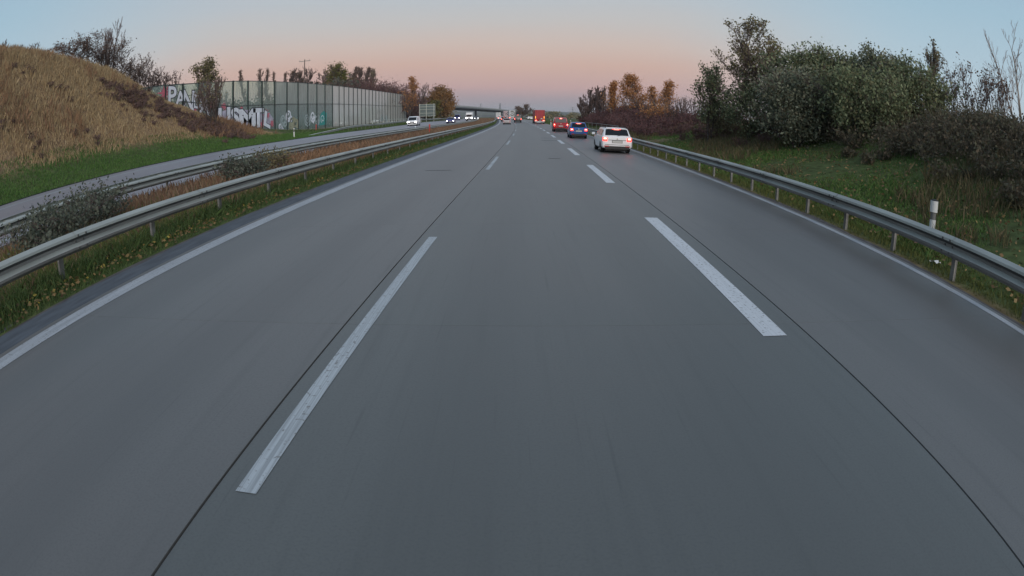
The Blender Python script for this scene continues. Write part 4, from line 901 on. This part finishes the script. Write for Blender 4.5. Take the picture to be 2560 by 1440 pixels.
for k, (x, y, h_, w_, balls, lb) in enumerate([(-80, 208, 14., 8., [(-.3, .72), (.1, .60)], 'bare tree with mistletoe left of the utility pole'), (-80, 218.3, 15.2, 8., [(-.35, .82), (.25, .62), (.0, .70)], 'bare tree with dark mistletoe balls right at the utility pole'), (-80, 231.4, 17.7, 9.5, [(-.2, .65), (.3, .63)], 'tall bare tree with mistletoe right of the utility pole'), (-80, 246, 19.3, 8.5, [(.1, .70), (-.2, .62)], 'bare tree with mistletoe left of the green tree')]):
    t = tree('bare_tree', lb, 'tree', x, y, h_, w_, 40+k, LV_brown, 500, .3, .4, 'bare trees with mistletoe', **dict(BARE, ang=.5, up=.6))
    for j, (u, v) in enumerate(balls):
        rng = np.random.default_rng(77+k*5+j); c_ = np.array([u*w_*.5, -.3, v*h_]); d_ = unit(rng.normal(0, 1, (260, 3)))*rng.uniform(.3, 1, (260, 1))*.75
        Vq, Fq = quads(rng, c_+d_, .32); link('mistletoe', np_mesh('mistletoe', Vq, [Fq], [M_mist]), t)
tree('tree', 'yellow-green round tree rising above the middle of the noise barrier', 'tree', -52, 173, 11.0, 6.6, 46, LV_yel, 5200, .34, .55, dome=.75, **BARE)
for k, (x, y, h_, w_, lb) in enumerate([(-55, 199, 10.4, 5.2, 'bare upright tree just right of the yellow-green tree'), (-55, 210, 11.4, 5.8, 'second bare upright tree right of the yellow-green tree'), (-55, 220.5, 12.9, 5.4, 'slender bare tree before the last tall one above the barrier'), (-55, 229, 14.1, 6.2, 'last tall brownish bare tree above the noise barrier, to the right')]):
    tree('bare_tree', lb, 'tree', x, y, h_, w_, 50+k, LV_olive if k == 3 else LV_brown, 700, .28, .35, 'bare upright trees above the noise barrier', **dict(BARE, up=.9, ang=.42))
rng0 = np.random.default_rng(8)
# dark thicket seen through the lower glass
for k, (x, y) in enumerate([(-46, 88), (-50, 98), (-47, 106), (-52, 116), (-48, 126), (-53, 137), (-49, 148), (-46, 156), (-55, 92), (-58, 108)]):
    tree('thicket_bush', 'dark dense bush behind the glass of the noise barrier', 'bush', x, y, 6.6+rng0.uniform(-.6, 1.0)-(2.0 if y < 120 else 0), 9+rng0.uniform(-1, 2), 60+k, LV_median, 1700, .42, .7, 'dark bushes behind the glass', dome=.7, **dict(BUSH, stems=5))
tree('tree', 'slender reddish-brown tree above the right end of the noise barrier', 'tree', -32.7, 190, 14.4, 5., 90, LV_rust, 2400, .28, .5, **dict(BARE, first=.08, cone=.85, ratio=.42, n0=10, kids=3, levels=2, up=.7, ang=.75))
tree('bare_tree', 'small forked bare tree between the barrier end and the round orange tree', 'tree', -31.5, 205, 13.6, 5.6, 91, None, 0, **dict(BARE, levels=2, up=.6, ang=.5))
tree('tree', 'large round orange-brown tree behind the grey road sign', 'tree', -26.9, 226, 13.0, 10., 92, LV_orange, 9500, .42, .75, dome=.85, **BARE)
tree('tree', 'lower yellowish tree in front of the round orange-brown tree', 'tree', -29.4, 221, 7.4, 6.4, 93, LV_yel, 2600, .36, .6, dome=.6, **BARE)
tree('tree', 'dark bare round tree at the right end of the distant bridge', 'tree', 6.0, 330, 8., 9.2, 94, LV_brown, 1800, .4, .6, **dict(BUSH, stems=3, up=.4))
# --- right: the mound with birches
for k, (x, y, h_, w_, lb) in enumerate([(12.5, 105, 4.9, 3.2, 'lowest bare tree at the left foot of the right-hand mound'), (14.3, 105, 6.2, 3.0, 'bare tree on the slope of the right-hand mound, left of the orange birch'), (15.6, 104, 6.2, 2.2, 'thin bare tree beside the orange birch')]):
    tree('bare_tree', lb, 'tree', x, y, h_, w_, 110+k, LV_brown, 160, .14, .2, 'bare trees on the right mound', **dict(BARE, up=.6, stems=3, tilt=.25))
tree('birch', 'orange-leaved birch standing on the crest of the right-hand mound', 'tree', 15.6, 95, 6.3, 2.8, 120, LV_rust, 2600, .17, .26, bark=M_bark_pale, **dict(BARE, first=.08, cone=.85, ratio=.42, n0=10, kids=3, levels=2, up=.7, ang=.75))
tree('birch', 'tallest birch with thinning brown leaves above the white car', 'tree', 16.9, 80, 6.0, 4.0, 121, LV_rust, 4200, .15, .3, bark=M_bark_pale, **dict(BARE, first=.08, cone=.85, ratio=.42, n0=10, kids=3, levels=2, up=.7, ang=.75))
tree('birch', 'smallest birch between the two taller birches on the right', 'tree', 18.2, 76, 4.1, 1.6, 122, LV_rust, 1200, .13, .22, bark=M_bark_pale, **dict(BARE, first=.08, cone=.85, ratio=.42, n0=10, kids=3, levels=2, up=.7, ang=.75))
tree('birch', 'pale-stemmed birch with sparse orange leaves, right of the tallest birch', 'tree', 17.9, 70, 4.6, 2.4, 123, LV_rust, 2300, .13, .24, bark=M_bark_pale, **dict(BARE, first=.08, cone=.85, ratio=.42, n0=10, kids=3, levels=2, up=.7, ang=.75))
tree('bush', 'low spreading orange bush at the foot of the pale-stemmed birch', 'bush', 16.0, 65, 2.3, 4.2, 124, LV_rust, 1900, .12, .25, dome=.5, **BUSH)
for k, (x, y, h_) in enumerate([(15.6, 58, 2.2), (16.2, 58.5, 2.5), (16.6, 57, 2.9), (17.3, 58, 2.6), (17.8, 57, 2.4), (18.4, 58, 2.5), (18.9, 56, 2.3), (17., 60, 2.5)]):
    tree('sapling', 'thin bare sapling in the row left of the big dark trees', 'sapling', x, y, h_+.2, 1.0, 130+k, LV_brown, 60, .09, .12, 'bare saplings beside the dark trees', stems=2, levels=2, up=.9, ang=.4, tilt=.1, kids=1, ratio=.5)
# --- right: the big clump of trees
DENSE = dict(stems=4, levels=3, n0=5, cone=.3, up=.35, ang=.7, tilt=.4, kids=1, first=.15, ratio=.6)
tree('tree', 'slim leafy tree at the left edge of the big dark clump', 'tree', 12.3, 36, 5.1, 1.9, 200, LV_green, 3600, .10, .18, **dict(DENSE, stems=3, up=.6, tilt=.15))
tree('tree', 'tallest tree of the dark clump, with a sparse see-through top', 'tree', 15.0, 34, 7.2, 4.6, 201, LV_olive, 4600, .12, .16, **dict(BARE, stems=3, tilt=.2, up=.6, levels=3))
tree('tree', 'dense green tree directly right of the tallest sparse tree', 'tree', 16.0, 30, 4.9, 4.2, 202, LV_green, 14000, .12, .26, dome=.85, **DENSE)
tree('tree', 'dense dark tree in the middle of the big clump', 'tree', 17.3, 28, 4.4, 4.0, 203, LV_green, 13000, .12, .26, dome=.85, **DENSE)
tree('tree', 'broad dense tree on the right of the big clump', 'tree', 19.0, 26, 4.3, 4.6, 204, LV_dull, 14000, .12, .26, dome=.85, **DENSE)
tree('tree', 'low rounded tree at the right end of the big clump', 'tree', 19.2, 23, 3.5, 4.6, 205, LV_green, 11000, .11, .24, dome=.85, **DENSE)
tree('bush', 'dark leafy bush below the tallest sparse tree', 'bush', 14., 33, 3.7, 4.0, 206, LV_green, 7000, .10, .25, dome=.7, **DENSE)
tree('bush', 'greyish leafy bush at the front of the big clump, above the barrier', 'bush', 13.6, 26, 3.9, 4.4, 207, LV_dull, 11000, .11, .24, dome=.8, **DENSE)
tree('bush', 'wide greyish bush at the front right of the big clump', 'bush', 15.4, 22.5, 3.3, 4.8, 208, LV_green, 11000, .11, .24, dome=.8, **DENSE)
tree('bush', 'brownish bush at the back left of the big clump', 'bush', 13.8, 38, 2.9, 3.4, 209, LV_olive, 4000, .10, .24, dome=.5, **DENSE)
tree('bush', 'dark bush filling the hollow behind the greyish front bush', 'bush', 15.8, 27.5, 3.6, 4.4, 210, LV_green, 7500, .10, .25, dome=.75, **DENSE)
tree('tree', 'thin wispy tree with few leaves behind the right end of the clump', 'tree', 22.1, 25, 5.2, 1.9, 211, LV_olive, 900, .10, .14, **dict(BARE, up=.7))
tree('bush', 'leafless purple bush behind the bank, next to the wispy tree', 'bush', 23., 24, 3.4, 1.8, 212, LV_brown, 260, .1, .2, **BUSH)
tree('bush', 'broad leafless purple bush on top of the right bank', 'bush', 23.4, 22, 4.2, 3.2, 213, LV_brown, 700, .1, .2, **BUSH)
tree('bush', 'leafless bush at the foot of the tall pale bare tree', 'bush', 23.4, 20, 3.7, 2.2, 214, LV_brown, 400, .1, .2, **BUSH)
tree('bare_tree', 'tall pale bare tree at the far right edge on top of the bank', 'tree', 26.3, 20, 7.2, 5.2, 215, None, 0, bark=M_bark_pale, twig=leaf_mat('pale_twigs', [(.26, .22, .21), (.34, .29, .28), (.20, .17, .165)], .8, 0), **dict(BARE, stems=3, up=.55, ang=.5, tilt=.2, kids=1))

# --- masses nobody could count: scrub on the right bank, grass, dry grass, fallen leaves
def stuff(name, V, fs, mats, mi=None): return link(name, np_mesh(name, V, fs, mats, mi), kind='stuff')
def scrub(name, spots, H_, seed, leaf, twig, nl, ls):
    rng = np.random.default_rng(seed); VV, TF, LF = [], [], []; nv = 0; mi = []
    protos = []
    for k in range(6):
        P0, P1, R0, R1, LVl, SI, tips = skeleton(rng, stems=6, levels=2, up=.25, ang=.8, tilt=.6, kids=1, first=.1, ratio=.6, n0=5); (P0, P1), tips = fit([P0, P1], tips, 1., 1.5); protos.append((P0, P1, tips))
    F_t, F_l = [], []
    for (x, y, h_) in spots:
        P0, P1, tips = protos[rng.integers(0, 6)]; a = rng.uniform(0, 6.28); Rm = np.array([[math.cos(a), -math.sin(a), 0], [math.sin(a), math.cos(a), 0], [0, 0, 1]]).T*h_
        o = np.array([x, y, float(terrain(x, y))-.05]); rm = math.hypot(x, y)*.0003
        V, F = tubes(P0@Rm+o, P1@Rm+o, np.full(len(P0), max(.006, rm)), np.full(len(P0), max(.005, rm)*.8), 3); VV.append(V); F_t.append(F+nv); nv += len(V)
        Cn = (tips@Rm)[rng.integers(0, len(tips), nl)]+rng.normal(0, .16*h_, (nl, 3))+o; V, F = quads(rng, Cn, ls); VV.append(V); F_l.append(F+nv); nv += len(V)
    A_, B_ = np.concatenate(F_t), np.concatenate(F_l)
    return stuff(name, np.concatenate(VV), [A_, B_], [twig, leaf], [0]*len(A_)+[1]*len(B_))
sp_ = []
for k in range(430):
    y = rng0.uniform(2, 32); q = rng0.uniform(9.8, 22)
    if q < 11.2+.10*max(0, y-10)+rng0.uniform(0, 1.4): continue
    sp_.append((q+float(bend(y)), y, rng0.uniform(.45, 1.15)*(.6 if q < 13 else 1)))
scrub('undergrowth', sp_, 1., 5, leaf_mat('undergrowth_leaves', [(.075, .082, .048), (.13, .125, .078), (.15, .11, .072), (.095, .09, .06)]), leaf_mat('olive_twigs', [(.085, .075, .055), (.12, .105, .08), (.06, .055, .042)], .8, 0), 190, .085)
sp_ = [(q+float(bend(y)), y, h_) for y, q, h_ in zip(rng0.uniform(28, 60, 90), rng0.uniform(10.5, 17, 90), rng0.uniform(.4, .9, 90))]
scrub('undergrowth', sp_, 1., 6, LV_brown, M_twig_red, 60, .09)
# purple-brown scrub on the slope behind and beyond the barrier, dark red scrub over the right-hand mound
sp_ = []
for k in range(110):
    u = k/109; y = 140+95*u+rng0.uniform(-6, 6); x = -45+15*u-rng0.uniform(0, 9); sp_.append((x, y, rng0.uniform(4.2, 6.8)))
for k in range(46):
    y = rng0.uniform(196, 250); sp_.append((-33-.0*y-rng0.uniform(0, 10), y, rng0.uniform(6.5, 10.)))
scrub('slope_scrub', sp_, 1., 15, LV_brown, M_twig_red, 170, .26)
sp_ = []
for k in range(190):
    y = 50+60*rng0.uniform(0, 1); q = 10+rng0.uniform(0, 7.5); sp_.append((q+float(bend(y)), y, rng0.uniform(1.0, 2.0)*(1. if y > 62 else .75)))
scrub('mound_scrub', sp_, 1., 16, LV_wine, M_twig_red, 110, .11)
# dark brown scrub strip down the end of the hill, towards the barrier
sp_ = []
for k in range(300):
    u = rng0.uniform(-.12, 1.1); w_ = rng0.normal(0, 1)
    x = -34.2+6.2*u+w_*.9+.5; y = 42+11.5*u+rng0.uniform(-2.2, 2.2)-w_*.9; sp_.append((x, y, rng0.uniform(.25, .7)))
for cx, cy in ((-29.6, 25.5), (-29.2, 31.5), (-31, 24.), (-33.5, 33.), (-36, 30.)):
    for k in range(5): sp_.append((cx+rng0.normal(0, .7), cy+rng0.normal(0, .9), rng0.uniform(.25, .5)))
scrub('hill_scrub', sp_, 1., 7, LV_brown, leaf_mat('purple_twigs', [(.16, .10, .095), (.22, .145, .13), (.12, .08, .078)], .8, 0), 60, .09)

def blades(name, n, qf, yf, hf, wf, mat_, seed, lean=.35, keep=None, base=None, seg=2):
    rng = np.random.default_rng(seed); q, y = qf(rng, n), yf(rng, n)
    if keep is not None: k = keep(q, y, rng); q, y = q[k], y[k]
    n = len(q); x = q+bend(y); z = terrain(x, y)-.03 if base is None else base(q, y)
    B_ = np.stack([x, y, z], 1); hh = hf(rng, n, q, y)[:, None]; w = wf(rng, n, q, y)[:, None]
    a = rng.uniform(0, 6.283, n); side = np.stack([np.cos(a), np.sin(a), 0*a], 1)*w*.5
    ln = rng.normal(0, lean, (n, 2)); top = B_+np.concatenate([ln*hh, hh], 1); mid = B_+np.concatenate([ln*hh*.3, hh*.55], 1)
    V = np.stack([B_-side, B_+side, mid+side*.75, top, mid-side*.75], 1).reshape(-1, 3)
    i = np.arange(n)*5
    F = np.stack([i, i+1, i+2, i+3, i+4], 1)
    return stuff(name, V, [F], [mat_])
G_green = leaf_mat('grass_blades', [(0.042, 0.074, 0.022), (0.078, 0.132, 0.038), (0.120, 0.168, 0.060), (0.066, 0.102, 0.034)], .7, .2)
G_lush = leaf_mat('lush_grass_blades', [(0.052, 0.112, 0.027), (0.090, 0.187, 0.044), (0.134, 0.224, 0.060)], .7, .2)
G_dry = leaf_mat('dry_grass_blades', [(.38, .27, .145), (.50, .375, .21), (.29, .20, .11), (.56, .44, .26)], .8, .2); G_dry2 = leaf_mat('brown_grass_blades', [(.26, .15, .085), (.34, .205, .12), (.20, .125, .075)], .8, .2); G_bank = leaf_mat('rough_grass_blades', [(.065, .145, .032), (.105, .205, .05), (.15, .175, .065), (.085, .16, .038)], .75, .2)
G_rust = leaf_mat('rusty_grass_blades', [(0.190, 0.100, 0.067), (0.285, 0.171, 0.109), (0.142, 0.085, 0.062), (0.323, 0.237, 0.152), (0.114, 0.095, 0.057)], .8, .2)
G_olive = leaf_mat('olive_grass_blades', [(.095, .115, .032), (.165, .175, .055), (.08, .105, .034)], .8, .2)
U = lambda a, b: (lambda r, n: r.uniform(a, b, n))
Ypow = lambda a, b, p: (lambda r, n: a+(b-a)*r.uniform(0, 1, n)**p)
pz = lambda q, y: road_z(y)-.03
# left verge under the barrier
blades('grass', 42000, lambda r, n: -6.2-1.5*r.uniform(0, 1, n)**.9, Ypow(2.5, 60, 2.2), lambda r, n, q, y: r.uniform(.05, .16, n)*np.clip((-q-5.9)/.5, .3, 1), lambda r, n, q, y: r.uniform(.006, .014, n)*(1+y/14), G_green, 1)
blades('grass', 7000, U(-7.9, -6.2), Ypow(40, 160, 1.4), lambda r, n, q, y: r.uniform(.1, .25, n), lambda r, n, q, y: r.uniform(.04, .09, n)*(1+y/80), G_green, 2)
rg = np.random.default_rng(3); n_ = 1100; yy_ = 2.6+57*rg.uniform(0, 1, n_)**1.8; qq_ = -6.35-1.0*rg.uniform(0, 1, n_)
c_ = np.stack([qq_+bend(yy_), yy_, road_z(yy_)+.05+.07*rg.uniform(0, 1, n_)], 1)
V, F = quads(rg, c_, .045, .6); stuff('fallen_leaves', V, [F], [leaf_mat('fallen_leaves', [(.30, .24, .05), (.24, .17, .05), (.20, .12, .05)], .7, .1)])
blades('grass', 26000, lambda r, n: -6.62-1.1*r.uniform(0, 1, n), Ypow(2.5, 90, 1.9), lambda r, n, q, y: r.uniform(.10, .32, n), lambda r, n, q, y: r.uniform(.008, .018, n)*(1+y/14), G_green, 21, .45)
n_ = 3200; yy_ = 2.6+60*rg.uniform(0, 1, n_)**1.8; qq_ = -6.15-1.4*rg.uniform(0, 1, n_)
c_ = np.stack([qq_+bend(yy_), yy_, road_z(yy_)+.02+.08*rg.uniform(0, 1, n_)], 1)
V, F = quads(rg, c_, .05, .7); stuff('fallen_leaves', V, [F], [leaf_mat('withered_leaves', [(.16, .10, .05), (.22, .16, .07), (.11, .075, .045)], .8, .1)])
# median: rusty dry grass, taller away from us
blades('median_grass', 46000, U(-13.2, -7.2), Ypow(3, 120, 1.7), lambda r, n, q, y: r.uniform(.16, .52, n)*np.clip(.55+.45*noise2(q*2.2, y*.9, 4)+y/60, .25, 1.25)*np.where(y < 13, .7, 1), lambda r, n, q, y: r.uniform(.010, .022, n)*(1+y/14), G_rust, 4, .25)
blades('median_grass', 15000, U(-13., -7.3), Ypow(3, 110, 1.6), lambda r, n, q, y: r.uniform(.25, .75, n), lambda r, n, q, y: r.uniform(.010, .02, n)*(1+y/14), G_dry2, 44, .3, keep=lambda q, y, r: noise2(q*1.3, y*.8, 51) > .2)
blades('median_grass', 14000, U(-11.5, -7.2), Ypow(3, 40, 1.3), lambda r, n, q, y: r.uniform(.10, .34, n), lambda r, n, q, y: r.uniform(.010, .02, n)*(1+y/14), G_olive, 5, .35)
blades('median_grass', 16000, U(-13.2, -7.2), U(110, 330), lambda r, n, q, y: r.uniform(.3, .75, n), lambda r, n, q, y: r.uniform(.08, .16, n)*(y/130), G_rust, 6, .25)
# hill: long dry grass
blades('dry_grass', 110000, lambda r, n: -28.0-15*r.uniform(0, 1, n)**.85, lambda r, n: 4+62*r.uniform(0, 1, n), lambda r, n, q, y: r.uniform(.22, .75, n)*np.clip(.75+.8*noise2(q*1.1, y*1.1, 9), .3, 1.5), lambda r, n, q, y: r.uniform(.03, .07, n), G_dry, 7, .3, keep=lambda q, y, r: r.uniform(0, 1, len(q)) < (1-sm(58, 70, y+.6*(q+28)))*np.clip((-q-27.9+1.6*noise2(q*.6, y*.7, 71))/1.2, 0, 1))
blades('dry_grass', 34000, lambda r, n: -28.0-15*r.uniform(0, 1, n)**.85, lambda r, n: 4+62*r.uniform(0, 1, n), lambda r, n, q, y: r.uniform(.3, .95, n), lambda r, n, q, y: r.uniform(.03, .07, n), G_dry2, 17, .3, keep=lambda q, y, r: (noise2(q*.9+3, y*.7, 33) > .15) & (r.uniform(0, 1, len(q)) < (1-sm(58, 70, y+.6*(q+28)))*np.clip((-q-27.6+1.8*noise2(q*.6, y*.7, 72))/1.2, 0, 1)))
blades('grass', 46000, U(-29.6, -24.1), lambda r, n: 6+75*r.uniform(0, 1, n)**1.1, lambda r, n, q, y: r.uniform(.08, .26, n), lambda r, n, q, y: r.uniform(.025, .06, n), G_lush, 8, .4)
blades('grass', 9000, U(-34, -24.2), U(70, 150), lambda r, n, q, y: r.uniform(.1, .3, n), lambda r, n, q, y: r.uniform(.06, .14, n), G_green, 9, .4)
# right verge and bank
blades('grass', 46000, lambda r, n: 6.42+2.2*r.uniform(0, 1, n), Ypow(2., 60, 2.0), lambda r, n, q, y: r.uniform(.04, .17, n)*np.clip((q-6.25)/.5, .3, 1), lambda r, n, q, y: r.uniform(.006, .014, n)*(1+y/14), G_olive, 10)
blades('grass', 95000, lambda r, n: 7.0+8*r.uniform(0, 1, n), Ypow(2., 60, 1.9), lambda r, n, q, y: r.uniform(.05, .17, n)*np.clip(.9+.9*noise2(q*1.5, y*1.2, 40), .3, 1.8), lambda r, n, q, y: r.uniform(.012, .028, n)*(1+y/16), G_bank, 11, .5)
blades('grass', 12000, U(6.5, 13), U(50, 230), lambda r, n, q, y: r.uniform(.1, .3, n), lambda r, n, q, y: r.uniform(.06, .12, n)*(y/70), G_green, 12, .4)
blades('rough_grass', 26000, lambda r, n: 7.6+8*r.uniform(0, 1, n), Ypow(2.5, 60, 1.6), lambda r, n, q, y: r.uniform(.18, .5, n), lambda r, n, q, y: r.uniform(.012, .026, n)*(1+y/16), leaf_mat('weed_stalks', [(.12, .105, .055), (.17, .13, .07), (.08, .085, .04), (.22, .18, .10)], .8, .2), 41, .35, keep=lambda q, y, r: noise2(q*1.1, y*.8, 61) > .05+.05*(11-q))
n_ = 2600; yy_ = 3+40*rg.uniform(0, 1, n_)**1.5; qq_ = rg.uniform(7, 13, n_)
c_ = np.stack([qq_+bend(yy_), yy_, terrain(qq_+bend(yy_), yy_)+.06+.08*rg.uniform(0, 1, n_)], 1)
V, F = quads(rg, c_, .07, .7); stuff('fallen_leaves', V, [F], [leaf_mat('brown_fallen_leaves', [(.20, .12, .06), (.28, .20, .09), (.14, .085, .05)], .7, .1)])
# dark bushes in the median
tree('bush', 'dark broad bush growing in the median, nearest on the left', 'bush', -9.3, 8.6, .95, 2.4, 300, LV_median, 3800, .06, .14, dome=.55, **BUSH)
tree('bush', 'dark bush in the median beside the first one, towards the opposite road', 'bush', -10.4, 11.2, 1.05, 2.3, 301, LV_median, 3200, .06, .14, dome=.55, **BUSH)
tree('bush', 'small dark bush in the rusty median grass, farther along', 'bush', -9.3, 18.8, 1.0, 2.0, 302, LV_median, 2200, .07, .14, dome=.5, **BUSH)
tree('bush', 'second small dark bush in the rusty median grass', 'bush', -9.6, 22.2, 1.0, 1.7, 303, LV_olive, 1500, .07, .14, dome=.4, **BUSH)

# --- far land: tree belts and hills
rng = np.random.default_rng(21); cs = []
for k in range(46):
    y = rng.uniform(430, 900); x = rng.uniform(-.13, .16)*y+rng.uniform(-10, 10)
    if abs(x-float(bend(y))+9) < 26: continue
    h_ = rng.uniform(4, 9)*(y/700); m = 70; c = unit(rng.normal(0, 1, (m, 3)))*rng.uniform(.3, 1, (m, 1))*np.array([h_*.9, h_*.9, h_*.5])+np.array([x, y, float(terrain(x, y))+h_*.5]); cs.append(c)
V, F = quads(rng, np.concatenate(cs), 2.2); stuff('treeline', V, [F], [LV_olive])
M_hill = mat('far_hill_cover', (.075, .085, .05), .95, var=.45, scale=.004)
def ridge(y0, hmax, seed, x0, x1):
    xs = np.linspace(x0, x1, 160); rg = np.random.default_rng(seed); hh = .62+.25*np.sin(xs/(x1-x0)*9+seed)+.13*np.sin(xs/(x1-x0)*31+seed*2)+.03*rg.normal(0, 1, 160)
    rows = []
    for d, k in ((-.5, -.05), (-.3, .35), (-.1, .85), (0, 1), (.2, .8), (.5, -.05)): rows.append(np.stack([xs, np.full(160, y0*(1+d*.5)), hmax*hh*max(k, 0)-(3 if k < 0 else 0)], 1))
    V = np.concatenate(rows); i = np.arange(159); F = np.concatenate([np.stack([r*160+i, r*160+i+1, (r+1)*160+i+1, (r+1)*160+i], 1) for r in range(5)])
    return np_mesh('hills', V, [F], [M_hill], smooth=True)
link('hills', ridge(2600, 42, 3, -2600, 2600), kind='structure'); link('hills', ridge(4200, 66, 8, -4200, 4200), kind='structure')

# ------------------------------------------------------------------ thin morning air
hz = bpy.data.materials.new('haze'); hz.use_nodes = True; ht = hz.node_tree; ht.nodes.clear()
ho = ht.nodes.new('ShaderNodeOutputMaterial'); hv = ht.nodes.new('ShaderNodeVolumePrincipled')
hv.inputs['Color'].default_value = (.86, .88, .93, 1); hv.inputs['Density'].default_value = .00014; hv.inputs['Anisotropy'].default_value = .0
ht.links.new(hv.outputs[0], ho.inputs['Volume'])
b = MB(); b.box((0, 3000, 37), (9400, 7600, 96), hz); hb = b.build('haze'); hb['kind'] = 'stuff'; hb.display_type = 'WIRE'
